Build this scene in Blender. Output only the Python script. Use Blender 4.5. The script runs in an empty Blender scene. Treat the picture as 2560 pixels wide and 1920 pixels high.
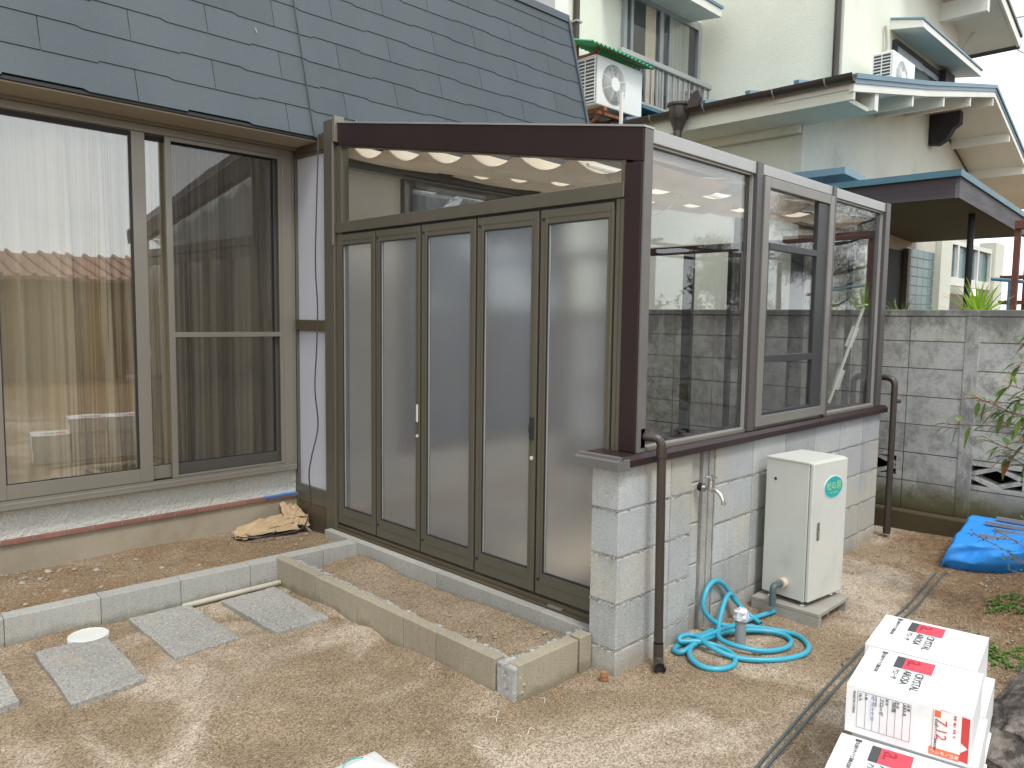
import bpy, math, random
import numpy as np
from mathutils import Vector, Matrix, noise
R = math.radians
random.seed(7)
scn = bpy.context.scene
COL = scn.collection

# ------------------------------------------------------------------ camera
cam_d = bpy.data.cameras.new('camera')
cam = bpy.data.objects.new('camera', cam_d); COL.objects.link(cam); scn.camera = cam
yaw, pitch, roll = R(45.174), R(4.938), R(-0.7455)
cy, sy, cp, sp = math.cos(yaw), math.sin(yaw), math.cos(pitch), math.sin(pitch)
fwd = Vector((sy*cp, cy*cp, -sp)); rgt = Vector((cy, -sy, 0)); dwn = fwd.cross(rgt)
cr, sr = math.cos(roll), math.sin(roll)
r2 = cr*rgt + sr*dwn; d2 = -sr*rgt + cr*dwn
m = Matrix((( r2.x, -d2.x, -fwd.x, 0), (r2.y, -d2.y, -fwd.y, 0), (r2.z, -d2.z, -fwd.z, 1.55), (0, 0, 0, 1)))
cam.matrix_world = m
cam_d.sensor_width = 36; cam_d.lens = 1908.3/2560*36; cam_d.clip_start = .05; cam_d.clip_end = 600

# ------------------------------------------------------------------ sky and sun
SUN_EL, SUN_AZ = 58, 200          # azimuth measured from +Y clockwise
world = bpy.data.worlds.new('World'); scn.world = world; world.use_nodes = True
wt = world.node_tree; wt.nodes.clear()
def wn(t, **k):
    n = wt.nodes.new(t)
    for a, b in k.items(): setattr(n, a, b)
    return n
wo = wn('ShaderNodeOutputWorld'); wb = wn('ShaderNodeBackground'); wb.inputs[1].default_value = .11
sky = wn('ShaderNodeTexSky', sky_type='NISHITA', sun_disc=False, sun_elevation=R(SUN_EL), sun_rotation=R(SUN_AZ))
tc = wn('ShaderNodeTexCoord'); mp = wn('ShaderNodeMapping'); mp.inputs['Scale'].default_value = (1, 1, 2.6)
nz = wn('ShaderNodeTexNoise'); nz.inputs['Scale'].default_value = 2.1; nz.inputs['Detail'].default_value = 7; nz.inputs['Roughness'].default_value = .55
rp = wn('ShaderNodeValToRGB'); rp.color_ramp.elements[0].position = .34; rp.color_ramp.elements[1].position = .56
rp.color_ramp.elements[0].color = (.35, .35, .35, 1); rp.color_ramp.elements[1].color = (1, 1, 1, 1)
mx = wn('ShaderNodeMix', data_type='RGBA'); mx.inputs[7].default_value = (9.9, 10.4, 10.6, 1)
wt.links.new(tc.outputs['Generated'], mp.inputs[0]); wt.links.new(mp.outputs[0], nz.inputs['Vector'])
wt.links.new(nz.outputs[0], rp.inputs[0]); wt.links.new(rp.outputs[0], mx.inputs[0])
wt.links.new(sky.outputs[0], mx.inputs[6]); wt.links.new(mx.outputs[2], wb.inputs[0]); wt.links.new(wb.outputs[0], wo.inputs[0])
sun_d = bpy.data.lights.new('sun', 'SUN'); sun_d.energy = 1.35; sun_d.angle = R(14); sun_d.color = (1, .985, .94)
sun = bpy.data.objects.new('sun', sun_d); COL.objects.link(sun)
sd = Vector((math.sin(R(SUN_AZ))*math.cos(R(SUN_EL)), math.cos(R(SUN_AZ))*math.cos(R(SUN_EL)), math.sin(R(SUN_EL))))
sun.rotation_euler = sd.to_track_quat('Z', 'Y').to_euler(); sun.location = (0, 0, 30)
vs = scn.view_settings; vs.view_transform = 'Standard'; vs.look = 'None'; vs.gamma = 1; vs.use_curve_mapping = False
vs.exposure = .78
scn.cycles.use_denoising = True; scn.cycles.max_bounces = 10; scn.cycles.transparent_max_bounces = 24
scn.cycles.caustics_reflective = False; scn.cycles.caustics_refractive = False

# ------------------------------------------------------------------ mesh helpers
class MB:
    def __init__(s): s.v = []; s.f = []
    def add(s, v, f):
        n = len(s.v); s.v += [tuple(p) for p in v]; s.f += [tuple(i+n for i in q) for q in f]; return s
    def box(s, x0, x1, y0, y1, z0, z1):
        if x0 > x1: x0, x1 = x1, x0
        if y0 > y1: y0, y1 = y1, y0
        if z0 > z1: z0, z1 = z1, z0
        v = [(x, y, z) for z in (z0, z1) for y in (y0, y1) for x in (x0, x1)]
        return s.add(v, [(0,2,3,1), (4,5,7,6), (0,1,5,4), (2,6,7,3), (0,4,6,2), (1,3,7,5)])
    def obox(s, a, b, w, h, up=(0,0,1)):
        """bar from a to b, w wide, h high"""
        a, b = Vector(a), Vector(b); d = (b-a).normalized(); u = Vector(up)
        r = d.cross(u)
        if r.length < 1e-5: r = d.cross(Vector((1,0,0)))
        r.normalize(); u = r.cross(d)
        v = []
        for p in (a, b):
            for i, j in ((-1,-1), (1,-1), (1,1), (-1,1)): v.append(p + r*i*w/2 + u*j*h/2)
        return s.add(v, [(0,3,2,1), (4,5,6,7), (0,1,5,4), (1,2,6,5), (2,3,7,6), (3,0,4,7)])
    def prism(s, pts, ext):
        n = len(pts); e = Vector(ext)
        v = [Vector(p) for p in pts] + [Vector(p)+e for p in pts]
        f = [tuple(range(n)), tuple(range(2*n-1, n-1, -1))] + [(i, i+n, (i+1) % n+n, (i+1) % n) for i in range(n)]
        return s.add(v, f)
    def tube(s, path, r, n=10, closed=False, caps=True):
        P = [Vector(p) for p in path]; m_ = len(P); rings = []
        nrm = None
        for i, p in enumerate(P):
            if closed: d = P[(i+1) % m_]-P[i-1]
            else: d = P[min(i+1, m_-1)]-P[max(i-1, 0)]
            d.normalize()
            if nrm is None:
                nrm = d.orthogonal().normalized()
            else:
                nrm = (nrm - d*nrm.dot(d))
                nrm = nrm.normalized() if nrm.length > 1e-6 else d.orthogonal().normalized()
            b = d.cross(nrm); rr = r[i] if isinstance(r, (list, tuple)) else r
            rings.append([p + (nrm*math.cos(2*math.pi*k/n) + b*math.sin(2*math.pi*k/n))*rr for k in range(n)])
        v = [q for g in rings for q in g]; f = []
        for i in range(m_ if closed else m_-1):
            j = (i+1) % m_
            for k in range(n): f.append((i*n+k, i*n+(k+1) % n, j*n+(k+1) % n, j*n+k))
        if caps and not closed:
            f.append(tuple(range(n-1, -1, -1))); f.append(tuple((m_-1)*n+k for k in range(n)))
        return s.add(v, f)
    def cyl(s, a, b, r, n=16): return s.tube([a, b], r, n)
    def lathe(s, prof, c, n=20):
        v = []; f = []
        for r, z in prof:
            for k in range(n): v.append((c[0]+r*math.cos(2*math.pi*k/n), c[1]+r*math.sin(2*math.pi*k/n), c[2]+z))
        for i in range(len(prof)-1):
            for k in range(n): f.append((i*n+k, i*n+(k+1) % n, (i+1)*n+(k+1) % n, (i+1)*n+k))
        f.append(tuple(range(n-1, -1, -1))); f.append(tuple((len(prof)-1)*n+k for k in range(n)))
        return s.add(v, f)

ORG = {}
def finish(me, smooth=False):
    if smooth:
        me.polygons.foreach_set('use_smooth', [True]*len(me.polygons)); me.set_sharp_from_angle(angle=R(38))
    me.update()
def obj(name, mb, material, parent=None, bevel=0, smooth=False, local=False, loc=None):
    """links mb as ONE mesh object; mb is in world coordinates (or in the parent's frame when local)"""
    me = bpy.data.meshes.new(name)
    o = bpy.data.objects.new(name, me); COL.objects.link(o)
    v = mb.v
    if parent is not None:
        o.parent = parent; org = ORG[parent.name]
        if not local: v = [(a-org[0], b-org[1], c-org[2]) for a, b, c in v]
        ORG[o.name] = org
    else:
        if loc is None:
            a = np.array(v); loc = ((a[:,0].min()+a[:,0].max())/2, (a[:,1].min()+a[:,1].max())/2, a[:,2].min())
        if not local: v = [(a-loc[0], b-loc[1], c-loc[2]) for a, b, c in v]
        o.location = loc; ORG[o.name] = loc
    me.from_pydata(v, [], mb.f); finish(me, smooth)
    me.materials.append(material)
    if bevel:
        b = o.modifiers.new('bevel', 'BEVEL'); b.width = bevel; b.segments = 2; b.limit_method = 'ANGLE'; b.angle_limit = R(40)
        b.harden_normals = False
    return o
def piece(name, me, loc, parent, rot=None, material=None):
    """one more object on shared mesh data, loc in world coordinates"""
    o = bpy.data.objects.new(name, me); COL.objects.link(o); o.parent = parent
    g = ORG[parent.name]; o.location = (loc[0]-g[0], loc[1]-g[1], loc[2]-g[2])
    if rot: o.rotation_euler = rot
    ORG[o.name] = g
    return o
def mesh(name, mb, material, smooth=False):
    me = bpy.data.meshes.new(name); me.from_pydata(mb.v, [], mb.f); finish(me, smooth); me.materials.append(material); return me
def tag(o, label, cat, group=None, kind=None):
    o['label'] = label; o['category'] = cat
    if group: o['group'] = group
    if kind: o['kind'] = kind
    return o
def thing(name, label, cat, loc, rotz=0, group=None):
    o = bpy.data.objects.new(name, None); COL.objects.link(o); o.location = loc; o.rotation_euler = (0, 0, rotz)
    o.empty_display_size = .1; ORG[o.name] = loc
    return tag(o, label, cat, group)
def struct(name, mb, material, smooth=False, bevel=0):
    o = obj(name, mb, material, smooth=smooth, bevel=bevel); o['kind'] = 'structure'; return o
def B(*a): return MB().box(*a)

# ------------------------------------------------------------------ material helpers
def newmat(name):
    mt = bpy.data.materials.new(name); mt.use_nodes = True; t = mt.node_tree; t.nodes.clear()
    o = t.nodes.new('ShaderNodeOutputMaterial'); return mt, t, o
def N(t, typ, **k):
    n = t.nodes.new(typ)
    for a, b in k.items(): setattr(n, a, b)
    return n
def val(t, x, socket):
    if isinstance(x, (int, float)): socket.default_value = x
    else: t.links.new(x, socket)
def math_(t, op, a, b=0.0, clamp=False):
    n = N(t, 'ShaderNodeMath', operation=op); n.use_clamp = clamp; val(t, a, n.inputs[0]); val(t, b, n.inputs[1]); return n.outputs[0]
def coord(t, stretch=(1,1,1), obj_space=False):
    if obj_space: c = N(t, 'ShaderNodeTexCoord').outputs['Object']
    else: c = N(t, 'ShaderNodeNewGeometry').outputs['Position']
    m_ = N(t, 'ShaderNodeMapping'); m_.inputs['Scale'].default_value = stretch; t.links.new(c, m_.inputs[0]); return m_.outputs[0]
def noise_(t, c, scale, detail=5, rough=.55, dist=0):
    n = N(t, 'ShaderNodeTexNoise'); n.inputs['Scale'].default_value = scale; n.inputs['Detail'].default_value = detail
    n.inputs['Roughness'].default_value = rough; n.inputs['Distortion'].default_value = dist; t.links.new(c, n.inputs['Vector']); return n.outputs[0]
def step(t, x, a, b):
    n = N(t, 'ShaderNodeMapRange'); n.clamp = True; n.interpolation_type = 'SMOOTHSTEP'
    val(t, x, n.inputs[0]); n.inputs[1].default_value = a; n.inputs[2].default_value = b; return n.outputs[0]
def mix(t, f, a, b):
    n = N(t, 'ShaderNodeMix', data_type='RGBA'); val(t, f, n.inputs[0])
    for s, x in ((n.inputs[6], a), (n.inputs[7], b)):
        if isinstance(x, tuple): s.default_value = (*x[:3], 1)
        else: t.links.new(x, s)
    return n.outputs[2]
def scale_col(t, c, f):
    n = N(t, 'ShaderNodeHueSaturation'); t.links.new(c, n.inputs['Color']) if not isinstance(c, tuple) else setattr(n.inputs['Color'], 'default_value', (*c, 1))
    val(t, f, n.inputs['Value']); return n.outputs[0]
def pr(t, o, color, rough, bump=None, bs=.2, bd=.01, metallic=0, spec=.5, rnd=0):
    p = N(t, 'ShaderNodeBsdfPrincipled')
    if rnd:
        oi = N(t, 'ShaderNodeObjectInfo'); f = math_(t, 'ADD', math_(t, 'MULTIPLY', oi.outputs['Random'], rnd), 1-rnd/2)
        color = scale_col(t, color, f)
    if isinstance(color, tuple): p.inputs['Base Color'].default_value = (*color[:3], 1)
    else: t.links.new(color, p.inputs['Base Color'])
    val(t, rough, p.inputs['Roughness']); p.inputs['Metallic'].default_value = metallic
    p.inputs['Specular IOR Level'].default_value = spec
    if bump is not None:
        b = N(t, 'ShaderNodeBump'); b.inputs['Strength'].default_value = bs; b.inputs['Distance'].default_value = bd
        t.links.new(bump, b.inputs['Height']); t.links.new(b.outputs[0], p.inputs['Normal'])
    t.links.new(p.outputs[0], o.inputs[0]); return p
def pm(name, c1, c2=None, scale=4, rough=.6, bs=.15, bscale=60, bd=.004, stretch=(1,1,1), metallic=0, spec=.5, rnd=0, fine=.12, dirt=None, dirt_scale=3, dirt_lo=.55, dirt_hi=.75, rvar=0):
    """general surface: two tones in clouds, fine grain, optional dirt and bump"""
    mt, t, o = newmat(name); c = coord(t, stretch)
    c2 = c2 or tuple(x*.85 for x in c1)
    n1 = noise_(t, c, scale); col = mix(t, step(t, n1, .35, .65), c1, c2)
    n2 = noise_(t, c, bscale, 3, .6)
    if dirt: col = mix(t, step(t, noise_(t, c, dirt_scale, 7, .65), dirt_lo, dirt_hi), col, dirt)
    if fine: col = scale_col(t, col, math_(t, 'ADD', math_(t, 'MULTIPLY', n2, fine*2), 1-fine))
    r = rough if not rvar else math_(t, 'ADD', math_(t, 'MULTIPLY', n1, rvar), rough-rvar/2)
    pr(t, o, col, r, n2 if bs else None, bs, bd, metallic, spec, rnd); return mt

M = {}
M['bronze'] = pm('bronze aluminium', (.135,.121,.092), (.122,.110,.084), 2, .42, .02, 300, metallic=.35, fine=.04, stretch=(1,1,.3), rvar=.1)
M['track'] = pm('dark bronze sill', (.10,.078,.05), (.085,.066,.044), 3, .45, .02, 200, metallic=.2, fine=.05)
M['brown'] = pm('dark brown aluminium', (.030,.017,.0165), (.026,.0145,.0145), 2, .40, .02, 300, fine=.04, rvar=.12, spec=.3)
M['champ'] = pm('champagne aluminium', (.255,.232,.192), (.232,.212,.178), 2, .38, .02, 300, metallic=.4, fine=.03, stretch=(1,1,.3), rvar=.1)
M['lining'] = pm('cream inner wall lining', (.78,.72,.60), (.75,.69,.57), 2, .8, .1, 60, fine=.03)
M['silver'] = pm('pale aluminium', (.40,.395,.38), (.36,.355,.345), 2, .35, .02, 300, metallic=.3, fine=.03)
M['mull'] = pm('grey brown mullion', (.085,.074,.073), (.075,.066,.066), 3, .4, .02, 200, fine=.04)
M['sashdark'] = pm('dark grey sash', (.040,.040,.042), (.034,.034,.036), 3, .45, .02, 200, fine=.04)
M['rubber'] = pm('black gasket', (.012,.012,.014), (.018,.018,.02), 5, .6, .02, 200)
M['greycap'] = pm('grey plastic cap', (.14,.135,.125), (.125,.12,.115), 3, .5, .02, 200)
M['pipe'] = pm('dark brown plastic pipe', (.045,.034,.028), (.055,.042,.034), 3, .35, .02, 90, fine=.05, dirt=(.12,.1,.08), dirt_scale=5, dirt_lo=.6, dirt_hi=.9)
M['slate'] = pm('blue grey fibre slate', (.052,.067,.076), (.063,.078,.087), 1.3, .62, .5, 160, bd=.0025, stretch=(1,1,.35), rnd=.16, fine=.22, dirt=(.105,.115,.128), dirt_scale=1.7, dirt_lo=.55, dirt_hi=.9, spec=.45)
M['slatecap'] = pm('dark slate edge metal', (.055,.066,.08), (.05,.06,.072), 3, .4, .02, 200, fine=.04)
M['dark'] = pm('dark underlay', (.012,.013,.016), (.01,.01,.012), 3, .7, 0)
M['soffit'] = pm('beige soffit board', (.40,.35,.27), (.37,.32,.25), 1.5, .6, .03, 120, fine=.04)
M['cream'] = pm('cream stucco', (.74,.745,.645), (.69,.695,.60), .8, .85, .5, 55, bd=.006, fine=.10, dirt=(.52,.51,.43), dirt_scale=.9, dirt_lo=.55, dirt_hi=.95, spec=.2)
M['cream2'] = pm('weathered cream stucco', (.71,.715,.63), (.64,.645,.58), 1.5, .85, .5, 50, bd=.006, fine=.14, dirt=(.38,.39,.37), dirt_scale=1.1, dirt_lo=.52, dirt_hi=.85, spec=.2)
M['white'] = pm('white paint', (.76,.75,.69), (.70,.69,.63), 1.5, .6, .05, 60, fine=.05, dirt=(.5,.48,.42), dirt_scale=3, dirt_lo=.6, dirt_hi=.95)
M['stuccow'] = pm('white textured stucco', (.62,.62,.565), (.56,.56,.51), 2, .85, 1.0, 42, bd=.014, fine=.08, spec=.2)
M['greywall'] = pm('grey stucco', (.40,.40,.39), (.36,.36,.35), 2, .85, .5, 60, bd=.005, fine=.12)
M['plinth'] = pm('bare render plinth', (.33,.285,.215), (.27,.23,.17), 2.5, .9, .35, 60, bd=.004, fine=.12, dirt=(.22,.17,.11), dirt_scale=2.2, dirt_lo=.5, dirt_hi=.8, spec=.2)
M['redbrick'] = pm('red brick', (.26,.115,.085), (.21,.095,.07), 12, .85, .4, 150, fine=.2, rnd=.25)
M['bluetape'] = pm('blue tape', (.05,.17,.42), (.045,.15,.38), 8, .5, .1, 60)
M['mortar'] = pm('mortar', (.36,.35,.32), (.28,.27,.25), 8, .95, .8, 90, bd=.006, fine=.25, spec=.1)
M['teal'] = pm('teal painted metal', (.055,.14,.19), (.07,.165,.215), 2, .42, .03, 80, fine=.06, dirt=(.16,.26,.30), dirt_scale=2, dirt_lo=.55, dirt_hi=.9)
M['tealp'] = pm('faded blue metal', (.15,.25,.31), (.13,.22,.28), 2, .45, .03, 80, fine=.06)
M['fascia'] = pm('dark brown timber', (.050,.038,.045), (.07,.055,.06), 3, .7, .3, 40, stretch=(1,.15,6), fine=.2)
M['fascia2'] = pm('weathered grey timber', (.13,.125,.13), (.09,.085,.09), 6, .8, .3, 60, stretch=(.4,1,4), fine=.25)
M['olive'] = pm('olive soffit board', (.135,.138,.10), (.12,.123,.09), 1, .8, .05, 60, fine=.05)  # dark olive base colour of the porch soffit
M['tealtile'] = pm('glazed teal tile', (.05,.12,.128), (.07,.15,.158), 6, .3, .05, 60, rnd=.3, fine=.08)
M['grout'] = pm('pale grout', (.62,.60,.50), (.56,.54,.46), 6, .8, .1, 90)
M['wood'] = pm('brown wood', (.13,.085,.06), (.10,.065,.045), 5, .6, .2, 60, stretch=(3,3,.4), fine=.2)
M['rust'] = pm('rust red paint', (.16,.04,.026), (.12,.033,.024), 8, .6, .2, 60, fine=.15, dirt=(.22,.09,.05), dirt_scale=9)
M['bluepole'] = pm('pale blue pole', (.10,.26,.38), (.12,.28,.40), 5, .4, .02, 60)
M['blackwood'] = pm('black stained timber', (.018,.015,.02), (.028,.022,.028), 5, .7, .3, 60, fine=.2)
M['silverframe'] = pm('silver window aluminium', (.42,.44,.48), (.38,.40,.44), 3, .35, .02, 100, metallic=.5)
M['acwhite'] = pm('air conditioner white enamel', (.74,.74,.70), (.70,.70,.66), 2, .4, .02, 60, fine=.02, dirt=(.6,.58,.5), dirt_scale=4, dirt_lo=.6, dirt_hi=.9)
M['acgrey'] = pm('fan grille grey', (.45,.46,.46), (.42,.43,.43), 3, .5, 0)
M['acblade'] = pm('fan blade grey', (.16,.165,.17), (.14,.145,.15), 3, .5, 0)
M['acdark'] = pm('coil fins', (.05,.055,.065), (.07,.075,.085), 40, .5, .2, 200)
M['rusty'] = pm('rusted steel', (.30,.12,.05), (.16,.06,.035), 14, .8, .4, 80, fine=.25)
M['green'] = pm('green corrugated sheet', (.05,.33,.14), (.06,.38,.18), 3, .45, .02, 60)
M['cab'] = pm('ivory enamel cabinet', (.60,.60,.545), (.55,.55,.50), 2.5, .38, .04, 120, fine=.04, stretch=(1,1,.6), dirt=(.44,.41,.35), dirt_scale=5, dirt_lo=.54, dirt_hi=.82, rvar=.15)
M['concrete'] = pm('cast concrete pad', (.34,.32,.28), (.29,.27,.235), 5, .9, .4, 90, fine=.2, dirt=(.22,.2,.17), dirt_scale=7, spec=.2)
M['hose'] = pm('turquoise garden hose', (.035,.30,.42), (.045,.34,.46), 4, .38, .05, 120, fine=.05, dirt=(.22,.27,.24), dirt_scale=16, dirt_lo=.58, dirt_hi=.8)
M['chrome'] = pm('chromed brass', (.62,.61,.58), (.55,.54,.5), 9, .22, .03, 60, metallic=.9)
M['greypvc'] = pm('grey PVC', (.30,.30,.30), (.25,.25,.25), 6, .5, .1, 90, fine=.15)
M['greenpvc'] = pm('slate green fitting', (.085,.12,.125), (.07,.10,.105), 9, .5, .1, 90)
M['peach'] = pm('beige rubber sleeve', (.60,.50,.40), (.55,.45,.36), 9, .6, .05, 90)
M['card'] = pm('white cardboard', (.78,.775,.77), (.73,.725,.72), 3, .55, .12, 14, bd=.004, fine=.02, dirt=(.60,.57,.52), dirt_scale=8, dirt_lo=.57, dirt_hi=.85)
M['inkblack'] = pm('grey black print', (.06,.06,.065), (.055,.055,.06), 9, .55, 0)
M['inkred'] = pm('red print', (.66,.06,.09), (.62,.055,.085), 9, .5, 0)
M['inkred2'] = pm('label red', (.60,.05,.045), (.56,.045,.04), 9, .5, 0)
M['inkorange'] = pm('orange label', (.72,.16,.07), (.68,.15,.065), 9, .5, 0)
M['inkdarkred'] = pm('dark red print', (.30,.02,.04), (.28,.018,.035), 9, .5, 0)
M['inkwhite'] = pm('paper label', (.78,.76,.74), (.75,.73,.71), 9, .5, 0)
M['inkblue'] = pm('blue stamp ink', (.30,.33,.60), (.32,.35,.6), 9, .5, 0)
M['rod'] = pm('dark green coated rod', (.055,.075,.08), (.07,.095,.10), 30, .35, .1, 200)
M['tarp'] = pm('blue tarpaulin', (.025,.24,.70), (.03,.27,.76), 3, .40, .35, 22, bd=.006, fine=.05, dirt=(.10,.26,.55), dirt_scale=5, dirt_lo=.58, dirt_hi=.8)
M['bars'] = pm('grey aluminium strips', (.36,.34,.35), (.32,.30,.31), 5, .35, .02, 90, metallic=.4)
M['rock'] = pm('dark weathered rock', (.13,.11,.10), (.22,.19,.165), 5, .9, .9, 24, bd=.02, fine=.35, dirt=(.06,.05,.045), dirt_scale=7, dirt_lo=.5, dirt_hi=.62, spec=.2)
M['paper'] = pm('brown kraft paper', (.42,.30,.175), (.37,.26,.15), 5, .8, .2, 30, fine=.08)
M['cable'] = pm('black cable', (.03,.03,.032), (.04,.04,.042), 9, .5, 0)
M['pebble'] = pm('pale stone', (.33,.28,.215), (.25,.215,.165), 14, .85, .4, 60, rnd=.4, fine=.15)
M['whitelid'] = pm('white plastic lid', (.62,.62,.58), (.57,.57,.53), 6, .5, .15, 90, fine=.05)
M['palepipe'] = pm('pale plastic pipe', (.42,.39,.31), (.36,.335,.27), 5, .5, .05, 60)
M['paver'] = None
M['roofred'] = pm('red brown roof tile', (.28,.13,.09), (.34,.18,.13), 6, .6, .3, 30, rnd=.3, fine=.2)
M['farwall'] = pm('ochre brown wall', (.24,.19,.12), (.18,.15,.10), 2, .8, .1, 30, fine=.1)
M['bark'] = pm('pine bark', (.10,.07,.05), (.06,.045,.035), 10, .9, .8, 40, bd=.02, stretch=(1,1,.3), fine=.3)
M['bag'] = pm('white woven sack', (.72,.72,.68), (.68,.68,.65), 6, .55, .4, 40, bd=.004, fine=.06)
M['plastic'] = pm('crumpled clear plastic', (.62,.62,.65), (.45,.45,.48), 40, .15, .6, 60)
M['curl'] = pm('dry root', (.62,.56,.48), (.5,.45,.38), 9, .8, 0)
M['terracotta'] = pm('orange brown corrugated pipe', (.34,.17,.08), (.30,.15,.07), 9, .6, .1, 60)
M['handwhite'] = pm('pale handle metal', (.62,.60,.53), (.58,.56,.5), 9, .35, 0)
M['panelwhite'] = pm('milky white panel', (.50,.50,.55), (.48,.48,.53), 1.2, .28, .02, 60, fine=.01)

def mat_leaf(name, c1, c2, rough=.5, tr=.35):
    mt, t, o = newmat(name); c = coord(t); oi = N(t, 'ShaderNodeNewGeometry').outputs['Random Per Island']
    col = mix(t, oi, c1, c2); p = N(t, 'ShaderNodeBsdfPrincipled'); t.links.new(col, p.inputs['Base Color']); p.inputs['Roughness'].default_value = rough
    tl = N(t, 'ShaderNodeBsdfTranslucent'); t.links.new(scale_col(t, col, 1.6), tl.inputs[0])
    ms = N(t, 'ShaderNodeMixShader'); ms.inputs[0].default_value = tr; t.links.new(p.outputs[0], ms.inputs[1]); t.links.new(tl.outputs[0], ms.inputs[2])
    t.links.new(ms.outputs[0], o.inputs[0]); return mt
M['blade'] = mat_leaf('bright strap leaf', (.30,.46,.035), (.20,.36,.03))
M['bladedark'] = mat_leaf('dull strap leaf', (.08,.14,.03), (.13,.18,.04))
M['needle'] = mat_leaf('pine needle', (.035,.07,.02), (.07,.12,.03), .5, .2)
M['shrub'] = mat_leaf('shrub leaf', (.05,.11,.025), (.12,.20,.04), .5, .3)
M['nandina'] = mat_leaf('nandina leaf', (.10,.22,.05), (.20,.26,.06), .4, .35)
M['nandred'] = mat_leaf('red nandina leaf', (.42,.07,.05), (.30,.18,.06), .4, .35)
M['twig'] = pm('reddish stem', (.22,.10,.07), (.16,.08,.05), 9, .7, 0)
M['weed'] = mat_leaf('weed leaf', (.08,.17,.03), (.15,.25,.05), .5, .3)
M['dryleaf'] = mat_leaf('dry leaf', (.42,.24,.12), (.50,.36,.2), .6, .2)
M['grass'] = mat_leaf('grass blade', (.14,.26,.05), (.22,.30,.08), .5, .3)

def schlick(t, f0):
    lw = N(t, 'ShaderNodeLayerWeight'); lw.inputs[0].default_value = .5
    p = math_(t, 'POWER', lw.outputs['Facing'], 5.0)
    return math_(t, 'ADD', math_(t, 'MULTIPLY', p, 1-f0), f0, True)
def mat_glass(name, tint, f0=.05, rough=.0, wav=0):
    mt, t, o = newmat(name); tr = N(t, 'ShaderNodeBsdfTransparent'); tr.inputs[0].default_value = (*tint, 1)
    g = N(t, 'ShaderNodeBsdfGlossy'); g.inputs['Roughness'].default_value = rough; g.inputs[0].default_value = (1,1,1,1)
    if wav:
        b = N(t, 'ShaderNodeBump'); b.inputs['Strength'].default_value = wav; b.inputs['Distance'].default_value = .002
        t.links.new(noise_(t, coord(t), 2.2, 2), b.inputs['Height']); t.links.new(b.outputs[0], g.inputs['Normal'])
    ms = N(t, 'ShaderNodeMixShader'); t.links.new(schlick(t, f0), ms.inputs[0])
    t.links.new(tr.outputs[0], ms.inputs[1]); t.links.new(g.outputs[0], ms.inputs[2]); t.links.new(ms.outputs[0], o.inputs[0]); return mt
M['glass'] = mat_glass('clear glass', (.98,.985,.98), .055, 0, .10)
M['glassclear'] = mat_glass('thin clear glass', (.99,.99,.99), .02, 0, 0)
M['winglass'] = mat_glass('house window glass', (.90,.90,.88), .15, 0, .35)
M['polyc'] = None
def mat_frost():
    mt, t, o = newmat('frosted polycarbonate'); c = coord(t)
    df = N(t, 'ShaderNodeBsdfDiffuse'); df.inputs[0].default_value = (.62,.63,.66,1)
    rf_ = N(t, 'ShaderNodeBsdfRefraction'); rf_.inputs[0].default_value = (.95,.975,1,1); rf_.inputs['Roughness'].default_value = .19; rf_.inputs['IOR'].default_value = 1.35
    g = N(t, 'ShaderNodeBsdfGlossy'); g.inputs['Roughness'].default_value = .17; g.inputs[0].default_value = (1,1,1,1)
    b = N(t, 'ShaderNodeBump'); b.inputs['Strength'].default_value = .05; b.inputs['Distance'].default_value = .002
    t.links.new(noise_(t, coord(t, (9,9,.8)), 12, 3), b.inputs['Height']); t.links.new(b.outputs[0], g.inputs['Normal'])
    m1 = N(t, 'ShaderNodeMixShader'); m1.inputs[0].default_value = .83
    t.links.new(df.outputs[0], m1.inputs[1]); t.links.new(rf_.outputs[0], m1.inputs[2])
    m2 = N(t, 'ShaderNodeMixShader'); t.links.new(schlick(t, .07), m2.inputs[0]); t.links.new(m1.outputs[0], m2.inputs[1]); t.links.new(g.outputs[0], m2.inputs[2])
    t.links.new(m2.outputs[0], o.inputs[0]); return mt
M['frost'] = mat_frost()
def mat_poly():
    mt, t, o = newmat('clear smoked roof sheet'); tl = N(t, 'ShaderNodeBsdfTranslucent'); tl.inputs[0].default_value = (.93,.94,.95,1)
    tr = N(t, 'ShaderNodeBsdfTransparent'); tr.inputs[0].default_value = (.95,.96,.96,1)
    ms = N(t, 'ShaderNodeMixShader'); ms.inputs[0].default_value = .75; t.links.new(tl.outputs[0], ms.inputs[1]); t.links.new(tr.outputs[0], ms.inputs[2])
    g = N(t, 'ShaderNodeBsdfGlossy'); g.inputs['Roughness'].default_value = .1
    m2 = N(t, 'ShaderNodeMixShader'); t.links.new(schlick(t, .05), m2.inputs[0]); t.links.new(ms.outputs[0], m2.inputs[1]); t.links.new(g.outputs[0], m2.inputs[2])
    t.links.new(m2.outputs[0], o.inputs[0]); return mt
M['polyc'] = mat_poly()
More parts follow.
